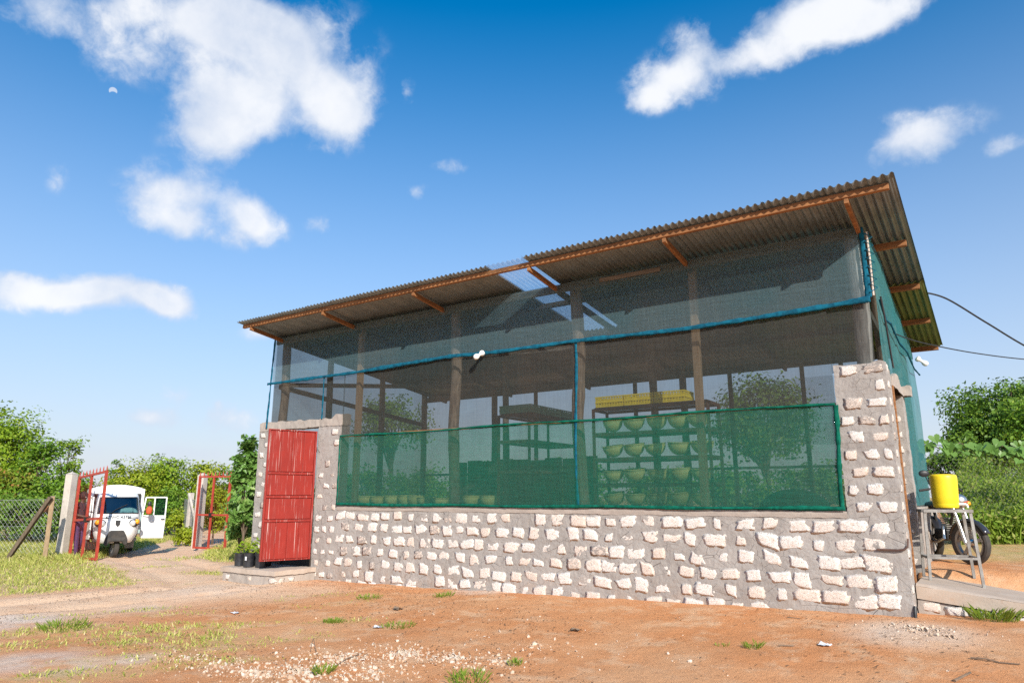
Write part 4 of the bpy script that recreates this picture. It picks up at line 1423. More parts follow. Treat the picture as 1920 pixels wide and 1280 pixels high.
def build_inside():
    yc = crate_mesh('plastic_crate', 0.56, 0.40, 0.088, M['crate_yellow'])
    gc = crate_mesh('plastic_crate', 0.36, 0.56, 0.078, M['crate_green'])
    tm = tub_mesh()
    YR = 10.40
    bottoms = [on_y(1190, y, YR + 0.16).z for y in (949, 905, 857, 809)]
    tiers = [0.75] + [z - 0.04 for z in bottoms] + [on_y(1200, 759, YR + 0.1).z - 0.04]
    rx0, rx1 = on_y(1112, 750, YR).x, on_y(1326, 740, YR).x
    rack(rx0, rx1, YR, YR + 0.5, 0.5, tiers, tiers[-1] + 0.015, 'tall brown rack with yellow crates on top and rows of pale tubs')
    pos = ('left', 'middle', 'right')
    cw = (on_y(1284, 740, YR + 0.03).x - on_y(1115, 750, YR + 0.03).x) / 3
    for i in range(3):
        for k in range(2):
            o = solo('plastic_crate', yc, (rx0 + 0.02 + cw * (i + 0.5), YR + 0.23, tiers[-1] + 0.042 + 0.089 * k),
                     'shallow yellow slatted crate, %s of the %s row on top of the rack' % (pos[i], ('lower', 'upper')[k]), 'crate', 'yellow crates on the rack')
            o.scale = (cw / 0.58, 1.0, 1.0)
    ordn = ('leftmost', 'second from left', 'third from left', 'fourth from left', 'rightmost')
    tiern = ('lowest', 'second lowest', 'second highest', 'highest')
    for r, z in enumerate(bottoms):
        for c in range(5):
            x = on_y(1150 + 41.5 * c + rng.uniform(-2.5, 2.5), 850, YR + 0.17).x
            o = solo('tub', tm, (x, YR + 0.17, z), 'round pale yellow tub, %s on the %s tub shelf of the rack' % (ordn[c], tiern[r]), 'tub', 'pale tubs on the rack', rng.random() * 6)
            q = rng.uniform(0.90, 0.98)
            o.scale = (q, q, rng.uniform(0.88, 1.08))
            o.rotation_euler = (R(rng.uniform(2, 9)), R(rng.uniform(-5, 5)), 0)
            o.location.z += 0.012
    rack(-7.98, -7.27, 11.2, 13.05, 0.5, [0.75, 1.325, 2.05, 2.62, 3.135], 3.15, 'deep brown rack with green crates on top behind the middle of the net')
    gpos = ('front', 'second', 'rear')
    for i in range(3):
        for j, x in enumerate((-7.80, -7.43)):
            for k in range(2):
                solo('plastic_crate', gc, (x, 11.5 + 0.6 * i, 3.178 + 0.079 * k),
                     'shallow green slatted crate, %s %s on top of the rack, %s of two' % (gpos[i], ('left', 'right')[j], ('lower', 'upper')[k]), 'crate', 'green crates on the rack')
    # long low bench with tubs by the wall
    rack(-12.0, -8.1, 11.1, 11.7, 0.5, [0.8, 1.34], 1.36, 'long low bench behind the left part of the green net')
    xs = (-11.72, -11.32, -10.9, -10.5, -10.22, -9.95, -9.55, -8.75, -8.32)
    names = ('leftmost', 'second', 'third', 'fourth', 'fifth', 'sixth', 'seventh', 'eighth', 'ninth')
    for k, x in enumerate(xs):
        o = solo('tub', tm, (x, 11.35, 1.381), 'round pale tub, %s from the left along the low bench' % names[k] if k else 'round pale tub at the left end of the low bench', 'tub', 'pale tubs on the low bench', k)
        o.scale = (rng.uniform(0.95, 1.1),) * 2 + (rng.uniform(0.9, 1.2),)
    # covered table and stacked boards towards the back
    t = thing('covered_table', (-3.0, 13.2, 0.5), 'table under a dark rounded cover near the back of the shed', 'table')
    for x in (-3.55, -2.5):
        for y in (12.9, 13.5):
            MB().bar((x, y, 0.5), (x, y, 1.25), 0.05, 0.05).build('leg', M['board'], t)
    MB().box((-3.62, 12.82, 1.25), (-2.43, 13.58, 1.3)).build('tabletop', M['board'], t)
    m = MB()
    m.add(*grid_mesh(lambda u, v: (-3.6 + 1.15 * u, 12.84 + 0.72 * v, 1.305 + 0.42 * (max(0.0, math.sin(math.pi * u) * math.sin(math.pi * v)) ** 0.35) + 0.02 * noise.noise(Vector((u * 6, v * 6, 0)))), 24, 16))
    m.build('cover', M['hem_green'], t, smooth=True, fix=False)
    t = thing('board_screen', (-8.0, 13.5, 0.5), 'dark board screen standing upright at the back of the shed', 'screen')
    bx0, bx1 = on_y(848, 870, 13.5).x, on_y(1120, 870, 13.5).x
    n = 9
    for k in range(n):
        w = (bx1 - bx0) / n
        MB().box((bx0 + w * k + 0.01, 13.5 + 0.03 * (k % 2), 0.5), (bx0 + w * (k + 1) - 0.01, 13.54 + 0.03 * (k % 2), 2.40 + 0.012 * ((k * 3) % 5))).build('board', M['board'], t)


build_inside()


# ------------------------------------------------------------------ lamps, cables, pipe
def bulb(loc, d, label, holder=0.045, rb=0.05, gap=0.095):
    d = Vector(d).normalized()
    loc = Vector(loc)
    t = thing('bulb_lamp', loc, label, 'lamp', 'bare bulbs on the nets')
    q = d.to_track_quat('Z', 'Y')
    def turn(mb):
        mb.v = [tuple(loc + q @ Vector(p)) for p in mb.v]
        return mb
    turn(MB().lathe([(0.02, 0), (0.045, 0.01), (0.05, 0.03), (0.045, 0.055), (0.03, 0.07), (0.024, 0.095)], (0, 0, 0), 16)).build('holder', M['white_plastic'], t, smooth=True)
    turn(MB().lathe([(0.022, 0.096), (0.03, 0.12), (0.046, 0.15), (0.05, 0.175), (0.044, 0.20), (0.025, 0.218), (0.002, 0.224)], (0, 0, 0), 18)).build('glass_bulb', M['white_plastic'], t, smooth=True)


bulb((-6.97, YF - 0.05, 3.985), (-0.25, -0.8, -0.55), 'white bulb and holder sticking out from the blue band of the front net')
bulb((-0.95, 14.0, 3.98), (0.55, 0.30, -0.45), 'white bulb on the side net under the far end of the roof')


def cable(pts, r, label, n=40, sag=0.0):
    P = [Vector(p) for p in pts]
    out = []
    for i in range(len(P) - 1):
        p0, p1, p2, p3 = P[max(i - 1, 0)], P[i], P[i + 1], P[min(i + 2, len(P) - 1)]
        for k in range(n):
            t = k / n
            out.append(0.5 * ((2 * p1) + (p2 - p0) * t + (2 * p0 - 5 * p1 + 4 * p2 - p3) * t * t + (3 * p1 - p0 - 3 * p2 + p3) * t ** 3))
    out.append(P[-1])
    o = MB().tube(out, r, 7).build('cable', M['cable'], None, smooth=True)
    return tag(o, label, 'cable')


def build_cables():
    cable([on_y(1728, 547, 12.4), on_y(1775, 560, 12.7), on_y(1850, 605, 13.2), on_y(1935, 655, 14.0), on_y(2040, 700, 15.5)], 0.014, 'thick black cable drooping from the roof edge', 14)
    cable([on_y(1662, 618, 10.9), on_y(1700, 634, 11.4), on_y(1745, 646, 12.0), on_y(1830, 662, 13.0), on_y(1930, 674, 14.2), on_y(2050, 680, 16)], 0.009, 'thin black cable running from the side net past the roof', 14)
    cable([(-0.94, YF + 0.10, 4.02), (-0.93, YF + 0.2, 3.75), (-0.925, YF + 0.36, 3.3), (-0.92, YF + 0.40, 3.16)], 0.012, 'black cable running down the corner post to the stone pillar', 10)
    p = MB().tube([(-1.27, YF - 0.022, 1.0), (-1.05, YF - 0.03, 1.0), (-0.99, YF - 0.028, 1.01), (-0.955, YF - 0.02, 1.04), (-0.947, YF + 0.04, 1.12)], 0.012, 8).build('conduit_pipe', M['conduit'], None, smooth=True)
    tag(p, 'short brown conduit bent round the corner of the stone wall', 'pipe')
    p = MB().tube([(-0.955, YF - 0.03, 0.26), (-0.955, YF - 0.025, 0.33), (-0.95, YF + 0.0, 0.40)], 0.018, 8).build('drain_hose', M['black'], None, smooth=True)
    tag(p, 'black hose stub at the foot of the wall corner', 'hose')


build_cables()


# ------------------------------------------------------------------ foliage
def leaf_quads(C, size, up=0.4, aspect=0.55, droop=0.0, outward=None):
    n = len(C)
    nrm = nr.normal(size=(n, 3))
    nrm /= np.linalg.norm(nrm, axis=1)[:, None]
    nrm[:, 2] += up
    if outward is not None:
        nrm += outward
    nrm /= np.linalg.norm(nrm, axis=1)[:, None]
    a = nr.normal(size=(n, 3))
    a[:, 2] -= droop
    u = np.cross(nrm, a); u /= np.linalg.norm(u, axis=1)[:, None] + 1e-9
    if droop:
        u = a - nrm * np.sum(a * nrm, 1)[:, None]
        u /= np.linalg.norm(u, axis=1)[:, None] + 1e-9
    w = np.cross(nrm, u)
    s = size * nr.uniform(0.6, 1.35, n)[:, None]
    v = np.stack([C - u * s * 0.5, C + w * s * 0.5 * aspect - u * s * 0.05 + nrm * s * 0.06, C + u * s * 0.5, C - w * s * 0.5 * aspect - u * s * 0.05 + nrm * s * 0.06], 1).reshape(-1, 3)
    f = np.arange(n * 4).reshape(n, 4)
    return v, f


def crown_points(c, r, clumps, per, spread, shell=0.55):
    cs = nr.normal(size=(clumps, 3))
    cs /= np.linalg.norm(cs, axis=1)[:, None]
    lob = np.array([noise.noise(Vector((q[0] * 1.6 + c[0], q[1] * 1.6 + c[1], q[2] * 1.6))) for q in cs])
    rad_ = (shell + (1 - shell) * nr.rand(clumps)) * (0.80 + 0.30 * nr.rand(clumps)) * (1.0 + 0.42 * lob)
    cs = cs * rad_[:, None]
    cs[:, 2] = np.where(cs[:, 2] < -0.55, -cs[:, 2], cs[:, 2])
    cc = np.array(c) + cs * np.array(r)
    pts, out = [], []
    for q in cc:
        k = int(per * nr.uniform(0.5, 1.5))
        s = spread * nr.uniform(0.55, 1.3)
        p = q + np.clip(nr.normal(size=(k, 3)), -1.7, 1.7) * np.array([s, s, s * 0.75])
        pts.append(p)
        o = p - np.array(c)
        out.append(o / (np.linalg.norm(o, axis=1)[:, None] + 1e-6) * 1.0)
    return np.concatenate(pts), np.concatenate(out), cc


def plant(name, label, cat, px, py, d, rx, ry, clumps, per, size, m, group, zbase=None, depth=0.85, spread=None, droop=0.0, trunk=True, aspect=0.55, shell=0.55, up=0.4):
    c = at(px, py, d)
    k = d / F_PX
    r = (rx * k, rx * k * depth, ry * k)
    zb = zbase if zbase is not None else gz1(c.x, c.y)
    t = thing(name, (c.x, c.y, zb), label, cat, group)
    pts, out, cc = crown_points(c, r, clumps, per, spread or 0.24 * min(r), shell)
    keep = pts[:, 2] > zb + 0.05
    pts, out = pts[keep], out[keep]
    v, f = leaf_quads(pts, size, up, aspect, droop, out)
    np_mesh('crown', v, f, m, t)
    if trunk:
        mb = MB()
        rt = max(0.03, 0.05 * r[0])
        zc = c.z - 0.35 * r[2]
        mb.tube([(c.x, c.y, zb - 0.1), (c.x + 0.05 * r[0], c.y, zb + 0.4 * (zc - zb)), (c.x, c.y, zc)], [rt * 1.3, rt, rt * 0.8], 7)
        mb.build('trunk', M['bark'], t, smooth=True)
        mb = MB()
        for q in cc[:: max(1, len(cc) // 14)]:
            a = Vector((c.x, c.y, zb + (zc - zb) * rng.uniform(0.5, 1.0)))
            b = Vector(q)
            mid = a.lerp(b, 0.5) + Vector((0, 0, 0.08 * r[2]))
            mb.tube([a, mid, b], [rt * 0.6, rt * 0.4, rt * 0.15], 5)
        mb.build('limb', M['bark'], t, smooth=True)
    return t


def build_vegetation():
    g = 'bushes and trees beyond the fence on the left'
    plant('tree', 'tall bright green tree at the left edge of the picture behind the fence', 'tree', 5, 868, 26, 78, 88, 120, 75, 0.13, M['leaf_bright'], g)
    plant('tree', 'loose green tree between the left edge and the concrete gate post', 'tree', 72, 895, 25.2, 58, 78, 80, 60, 0.12, M['leaf_mid'], g)
    plant('tree', 'thin sparse sapling just left of the tall concrete gate post', 'tree', 126, 875, 27, 32, 52, 34, 40, 0.12, M['leaf_bright'], g)
    plant('bush', 'rust tinged bush low behind the chain link fence', 'bush', 22, 930, 24.6, 50, 45, 50, 60, 0.12, M['leaf_rust'], g)
    plant('bush', 'low dark bush behind the fence braces', 'bush', 60, 970, 23.0, 70, 42, 70, 60, 0.12, M['leaf_dark'], g)
    plant('bush', 'leafy bush right behind the left gate post', 'bush', 140, 950, 24.5, 52, 58, 60, 60, 0.12, M['leaf_mid'], g)
    plant('bush', 'broad low bush at the far left end of the fence', 'bush', -40, 960, 23.5, 80, 60, 70, 60, 0.12, M['leaf_mid'], g)
    g = 'hedge bushes behind the white three-wheeler'
    plant('bush', 'pointed slender bush top rising above the three-wheeler', 'bush', 221, 905, 33, 22, 50, 26, 40, 0.13, M['leaf_mid'], g)
    plant('bush', 'yellow green bush right behind the three-wheeler cargo box', 'bush', 252, 925, 30, 58, 52, 90, 70, 0.13, M['leaf_yellow'], g)
    plant('bush', 'tallest rounded bush of the hedge behind the open van door', 'bush', 308, 918, 31, 52, 58, 90, 70, 0.13, M['leaf_bright'], g)
    plant('bush', 'bright bush behind the right gate post', 'bush', 385, 915, 32, 45, 52, 70, 70, 0.13, M['leaf_yellow'], g)
    plant('bush', 'low bush with a dark hollow beside the open vehicle door', 'bush', 318, 962, 28.5, 55, 38, 70, 70, 0.12, M['leaf_mid'], g)
    plant('bush', 'low pale bush directly beside the track', 'bush', 345, 985, 26.5, 38, 24, 40, 60, 0.11, M['leaf_yellow'], g)
    plant('bush', 'dull bush between hedge and cassava plant', 'bush', 440, 925, 31, 38, 50, 50, 60, 0.13, M['leaf_mid'], g)
    plant('bush', 'yellowing weedy bush inside the right gate leaf', 'bush', 402, 965, 23.5, 30, 48, 50, 60, 0.10, M['leaf_yellow'], g, depth=0.7)
    plant('bush', 'low grassy bush at the foot of the right gate post', 'bush', 345, 1008, 22.5, 26, 20, 30, 60, 0.09, M['leaf_yellow'], g, trunk=False)
    plant('cassava_plant', 'tall cassava shrub with drooping leaves beside the red door pillar', 'shrub', 462, 925, 16.0, 30, 92, 85, 36, 0.17, M['leaf_big'], None, droop=1.2, aspect=0.45)
    plant('cassava_plant', 'lower cassava shrub left of the taller one beside the shed', 'shrub', 452, 975, 17.0, 22, 52, 45, 36, 0.16, M['leaf_big'], None, droop=1.0, aspect=0.45)
    g = 'trees behind the shed'
    plant('tree', 'dark tree seen through the nets at the right of the shed', 'tree', 1430, 800, 27, 95, 85, 110, 70, 0.16, M['leaf_dark'], g)
    plant('tree', 'tree seen through the nets at the left of the shed', 'tree', 735, 800, 34, 75, 55, 70, 60, 0.16, M['leaf_mid'], g)
    for px, d, ry, lab in ((660, 26, 42, 'leftmost'), (790, 28, 50, 'left of middle'), (930, 27, 55, 'middle'), (1080, 27, 55, 'right of middle'), (1240, 26, 45, 'right'), (1390, 24, 42, 'below the dark tree'), (1530, 25, 50, 'rightmost')):
        plant('bush', 'low bush behind the shed seen through the green net, %s' % lab, 'bush', px, 925, d, 85, ry, 60, 60, 0.15, M['leaf_mid'], 'bushes behind the shed', zbase=0.1)
    g = 'trees beyond the right fence'
    plant('tree', 'big rounded green tree beyond the fence on the right', 'tree', 1898, 790, 30, 100, 72, 190, 95, 0.17, M['leaf_dark'], g, zbase=0.8)
    plant('tree', 'lower dark part grown tree under the big crown on the right', 'tree', 1870, 850, 29, 88, 40, 110, 80, 0.16, M['leaf_dark'], g, zbase=0.8)
    plant('bush', 'dark bush behind the chain link fence left of the vine', 'bush', 1795, 892, 21, 62, 36, 70, 70, 0.13, M['leaf_dark'], g, zbase=0.8)
    plant('tree', 'smaller tree crown at the left flank of the big right tree', 'tree', 1822, 818, 29.5, 40, 36, 60, 70, 0.15, M['leaf_dark'], g, zbase=0.8)
    plant('tree', 'tree at the right picture edge behind the vines', 'tree', 1960, 830, 27, 70, 60, 80, 70, 0.16, M['leaf_mid'], g, zbase=0.8)
    # weed thicket on the right bank
    n = 36000
    U = nr.uniform(1690, 2080, n); Dd = nr.uniform(12.6, 20.0, n)
    bx = np.array([_C + sight(u, 930) * d for u, d in zip(U, Dd)])
    X, Y = bx[:, 0], bx[:, 1]
    keep = X > -0.85 + 0.0 * Y
    X, Y, Dd = X[keep], Y[keep], Dd[keep]
    hgt = (0.62 + 0.075 * (Dd - 12.6) * 2.0) * (0.55 + 0.9 * fbm(X * 1.1, Y * 1.1, 3))
    zz = gz(X, Y) + hgt * nr.rand(len(X)) ** 0.7
    C = np.stack([X, Y, zz], 1)
    v, f = leaf_quads(C, 0.10, 0.6, 0.45, 0.0, np.tile(np.array([0.15, -0.5, 0.2]), (len(C), 1)))
    # upright stems and blades among the leaves
    k = 3500
    i = nr.randint(0, len(X), k)
    base = np.stack([X[i], Y[i], gz(X[i], Y[i])], 1)
    h2 = hgt[i] * nr.uniform(0.6, 1.15, k)
    lean = nr.normal(size=(k, 2)) * 0.14
    tip = base + np.stack([lean[:, 0], lean[:, 1], h2], 1)
    a = nr.rand(k) * 6.28
    sd = np.stack([np.cos(a), np.sin(a), np.zeros(k)], 1) * 0.012
    midp = base * 0.45 + tip * 0.55 + np.stack([lean[:, 0] * -0.15, lean[:, 1] * -0.15, h2 * 0.05], 1)
    v2 = np.stack([base - sd, base + sd, midp + sd, tip, midp - sd], 1).reshape(-1, 3)
    f2 = [list(range(j * 5, j * 5 + 5)) for j in range(k)]
    v_all = np.concatenate([v, v2])
    faces = f.tolist() + [[q + len(v) for q in ff] for ff in f2]
    me = bpy.data.meshes.new('weed_thicket')
    me.from_pydata(v_all.tolist(), [], faces)
    me.materials.append(M['weed'])
    o = bpy.data.objects.new('weed_thicket', me)
    COL.objects.link(o)
    tag(o, 'dense green weeds and tall grass on the bank at the right', 'weeds', None, 'stuff')

    # grass of the yard
    N = 260000
    rr_ = np.sqrt(nr.rand(N)) * 27 + 3
    aa = nr.uniform(R(-4), R(48), N) + YAW - R(8)
    X, Y = -np.sin(aa) * rr_, np.cos(aa) * rr_
    X2 = nr.uniform(-14, -1, 40000); Y2 = nr.uniform(3, 9.2, 40000)
    X, Y = np.concatenate([X, X2]), np.concatenate([Y, Y2])
    d = grass_density(X, Y)
    shed_in = (X > -13.1) & (X < -0.6) & (Y > 8.35) & (Y < 14.6)
    step_in = (X > -12.7) & (X < -10.8) & (Y > 8.3)
    keep = (nr.rand(len(X)) < d * np.where(np.hypot(X, Y) > 12, 0.55, 0.8)) & ~shed_in & ~step_in & (X < -0.5)
    X, Y, d = X[keep], Y[keep], d[keep]
    k = len(X)
    dist = np.hypot(X, Y)
    base = np.stack([X, Y, gz(X, Y) - 0.005], 1)
    h2 = nr.uniform(0.018, 0.055, k) * (0.5 + d) * np.where((dist > 19.5) & (X < -14), 2.2, 1.0) * (0.6 + 0.8 * fbm(X * 0.8, Y * 0.8, 2))
    a = nr.rand(k) * 6.28
    lean = np.stack([np.cos(a), np.sin(a)], 1) * (h2 * nr.uniform(0.2, 1.3, k))[:, None]
    tip = base + np.stack([lean[:, 0], lean[:, 1], h2], 1)
    b = a + 1.57
    wd = 0.0035 + 0.0004 * dist
    sd = np.stack([np.cos(b), np.sin(b), np.zeros(k)], 1) * wd[:, None]
    midp = base * 0.5 + tip * 0.5 + np.stack([np.zeros(k), np.zeros(k), h2 * 0.12], 1)
    v = np.stack([base - sd, base + sd, midp + sd * 0.7, tip, midp - sd * 0.7], 1).reshape(-1, 3)
    f = np.arange(k * 5).reshape(k, 5)
    o = np_mesh('grass', v, f, M['grass'])
    tag(o, 'patchy short grass growing on the red earth', 'grass', None, 'stuff')


build_vegetation()


def build_litter():
    # white coral chips spread in the foreground
    spots = [(760, 1225, 0.55, 1.0), (640, 1235, 0.8, 0.9), (560, 1260, 0.8, 1.0), (850, 1235, 0.5, 0.8), (480, 1262, 0.7, 0.5), (700, 1262, 0.6, 0.6), (930, 1240, 0.5, 0.5), (1000, 1215, 1.0, 0.12), (420, 1250, 0.8, 0.3), (1720, 1180, 0.7, 0.5), (1250, 1230, 2.5, 0.03), (900, 1160, 2.5, 0.03), (350, 1235, 0.6, 0.25)]
    V, Fc = [], []
    cnt = 0
    ico = [(0, 0, 1), (0.9, 0, 0.35), (0.28, 0.85, 0.35), (-0.72, 0.53, 0.35), (-0.72, -0.53, 0.35), (0.28, -0.85, 0.35), (0.72, 0.53, -0.4), (-0.28, 0.85, -0.4), (-0.9, 0, -0.4), (-0.28, -0.85, -0.4), (0.72, -0.53, -0.4)]
    icf = [(0, 1, 2), (0, 2, 3), (0, 3, 4), (0, 4, 5), (0, 5, 1), (1, 6, 2), (2, 7, 3), (3, 8, 4), (4, 9, 5), (5, 10, 1), (6, 7, 2), (7, 8, 3), (8, 9, 4), (9, 10, 5), (10, 6, 1)]
    ico = np.array(ico)
    for (px, py, r, dn) in spots:
        c = gpt(px, py)
        for _ in range(int(620 * dn * min(r, 1.4) ** 1.2)):
            a, q = rng.random() * 6.28, abs(rng.gauss(0, 0.5)) * r
            x, y = c.x + math.cos(a) * q, c.y + math.sin(a) * q * 0.8
            if y > 9.25: continue
            s = 0.006 + 0.017 * rng.random() ** 2.5 + (0.02 if rng.random() < 0.012 else 0)
            sc = np.array([rng.uniform(0.7, 1.3), rng.uniform(0.7, 1.3), rng.uniform(0.4, 0.8)]) * s
            rot = np.array(Euler((rng.random() * 6, rng.random() * 6, rng.random() * 6)).to_matrix())
            jit = 1 + 0.25 * (nr.rand(len(ico), 1) - 0.5)
            p = (ico * jit * sc) @ rot.T + np.array([x, y, gz1(x, y) + s * 0.25])
            V.append(p); Fc += [(i + cnt, j + cnt, k + cnt) for i, j, k in icf]
            cnt += len(ico)
    o = np_mesh('coral_chips', np.concatenate(V), Fc, M['pebble'])
    tag(o, 'white coral chips scattered on the red earth in front', 'gravel', None, 'stuff')
    # dry leaf litter
    n = 9000
    X, Y = nr.uniform(-13, -0.2, n), nr.uniform(4.0, 9.3, n)
    w = fbm(X * 0.9 + 9, Y * 0.9, 3)
    keep = nr.rand(n) < np.clip((w - 0.42) * 4, 0.06, 1)
    X, Y = X[keep], Y[keep]
    C = np.stack([X, Y, gz(X, Y) + 0.008], 1)
    v, f = leaf_quads(C, 0.028, 2.5, 0.45)
    o = np_mesh('leaf_litter', v, f, M['dry_leaf'])
    tag(o, 'dry brown leaf bits strewn over the bare earth', 'litter', None, 'stuff')
    # tufts
    def tuft(px, py, r, h, n_, label, m):
        c = gpt(px, py) if px < 1800 else Vector((-0.22, 9.58, gz1(-0.22, 9.58)))
        h *= 0.8
        k = n_
        a = nr.rand(k) * 6.28
        q = np.sqrt(nr.rand(k)) * r
        base = np.stack([c.x + np.cos(a) * q, c.y + np.sin(a) * q, np.zeros(k)], 1)
        base[:, 2] = gz(base[:, 0], base[:, 1]) - 0.004
        hh = h * nr.uniform(0.4, 1.1, k)
        b = a + nr.normal(size=k) * 0.8
        tip = base + np.stack([np.cos(b) * hh * 0.9, np.sin(b) * hh * 0.9, hh], 1)
        sd = np.stack([-np.sin(b), np.cos(b), np.zeros(k)], 1) * (0.004 + 0.035 * h * nr.rand(k))[:, None]
        mid = base * 0.45 + tip * 0.55 + np.array([0, 0, 1]) * (hh * 0.12)[:, None]
        v = np.stack([base - sd * 0.3, base + sd * 0.3, mid + sd, tip, mid - sd], 1).reshape(-1, 3)
        o = np_mesh('weed_tuft', v, np.arange(k * 5).reshape(k, 5), m, None, (c.x, c.y, c.z))
        tag(o, label, 'weed', 'green weed tufts on the bare earth')
    tuft(745, 1175, 0.20, 0.07, 120, 'flat green weed tuft right of the white scrap in mid foreground', M['weed'])
    tuft(880, 1277, 0.18, 0.10, 130, 'bright green weed cut by the bottom edge of the picture', M['weed'])
    tuft(966, 1246, 0.07, 0.07, 45, 'small green weed among the coral chips', M['weed'])
    tuft(1411, 1214, 0.08, 0.09, 45, 'thin green grass tuft on the bare earth towards the right', M['weed'])
    tuft(1355, 1210, 0.07, 0.04, 30, 'faint low weed just left of the thin grass tuft', M['weed'])
    tuft(1855, 1142, 0.20, 0.20, 150, 'spiky green grass tuft at the foot of the ramp', M['weed'])
    tuft(692, 1122, 0.18, 0.09, 90, 'straggly weed near the wall with dead leaves around it', M['weed'])
    tuft(832, 1118, 0.14, 0.10, 70, 'small weed standing close to the stone wall', M['weed'])
    tuft(625, 1165, 0.13, 0.06, 170, 'spreading flat weed left of the white scrap', M['weed'])
    tuft(605, 1262, 0.09, 0.10, 60, 'bright weed in the left part of the coral chips', M['weed'])
    tuft(120, 1178, 0.28, 0.12, 160, 'green clump on the left between two pale bare patches', M['weed'])
    # sticks and scraps
    def stick(pts, r, label):
        P = []
        for (px, py, up) in pts:
            q = gpt(px, py); P.append(q + Vector((0, 0, up + r)))
        o = MB().tube(P, [r * (1 - 0.5 * i / len(P)) for i in range(len(P))], 6).build('dry_stick', M['stick'], None, smooth=True)
        tag(o, label, 'stick', 'dry sticks on the ground')
    stick([(582, 1222, 0.0), (584, 1214, 0.05), (587, 1210, 0.07), (592, 1224, 0.03), (596, 1230, 0.0)], 0.004, 'dark bent twig standing up beside the coral chips')
    stick([(1820, 1234, 0.0), (1850, 1238, 0.01), (1875, 1241, 0.0), (1912, 1244, 0.0)], 0.009, 'long thin dark stick on the earth at the lower right')
    stick([(628, 1250, 0.0), (650, 1238, 0.015), (680, 1225, 0.0)], 0.006, 'straight pale stick lying across the coral chips')
    stick([(1477, 1157, 0.0), (1500, 1160, 0.0)], 0.006, 'short dark stick at the foot of the stone wall')
    stick([(1460, 1211, 0.0), (1488, 1212, 0.0)], 0.010, 'short pale splinter left of the white scrap')
    stick([(1790, 1278, 0.0), (1820, 1262, 0.0)], 0.012, 'thick stick at the bottom edge on the right')
    def scrap(px, py, s, label, m):
        c = gpt(px, py)
        mb = MB()
        mb.add(*grid_mesh(lambda u, v: (c.x + (u - 0.5) * s + 0.2 * s * noise.noise(Vector((u * 3, v * 3, px))), c.y + (v - 0.5) * s * 0.7 + 0.2 * s * noise.noise(Vector((u * 3, v * 3, px + 9))), c.z + 0.012 + 0.35 * s * abs(noise.noise(Vector((u * 2.5, v * 2.5, px + 3))))), 6, 6))
        o = mb.build('plastic_scrap', m, None, smooth=True, fix=False)
        tag(o, label, 'scrap', 'scraps lying on the ground')
    scrap(1547, 1211, 0.11, 'crumpled white plastic scrap on the bare earth at the right', M['litter'])
    scrap(710, 1177, 0.12, 'white scrap in the middle foreground left of the flat weed', M['litter'])
    scrap(440, 1150, 0.12, 'small bluish scrap on the track', M['litter'])
    scrap(745, 1143, 0.14, 'brown crumpled scrap below the stone wall', M['stick'])
    scrap(1080, 1183, 0.12, 'dark torn scrap on the bare earth in the centre', M['stick'])


build_litter()


# ------------------------------------------------------------------ fences and gates
def chain_link(parent, a, b, za, zb, height, cell, r, m, name='wire_mesh'):
    a, b = Vector(a), Vector(b)
    L = (b - a).length
    d = (b - a) / L
    mb = MB()
    nrows = int(height / (cell / 2))
    k = int(L / (cell / 2))
    side = d.cross(Vector((0, 0, 1)))
    for i in range(k):                       # zig-zag vertical wires
        for j in range(nrows):
            o = (i + j) % 2
            s0 = (i + (0 if o == 0 else 1)) * cell / 2
            s1 = (i + (1 if o == 0 else 0)) * cell / 2
            z0 = za + (zb - za) * i / k + j * cell / 2
            p, q = a + d * s0, a + d * s1
            p.z, q.z = z0, z0 + cell / 2
            n0 = len(mb.v)
            e = (q - p).normalized()
            u = e.cross(side).normalized() * r
            w = side * r
            for c in (p, q):
                mb.v += [tuple(c + u), tuple(c - u * 0.5 + w * 0.87), tuple(c - u * 0.5 - w * 0.87)]
            mb.f += [(n0, n0 + 1, n0 + 4, n0 + 3), (n0 + 1, n0 + 2, n0 + 5, n0 + 4), (n0 + 2, n0, n0 + 3, n0 + 5)]
    o = mb.build(name, m, parent, fix=False)
    o['kind'] = 'stuff'
    return o


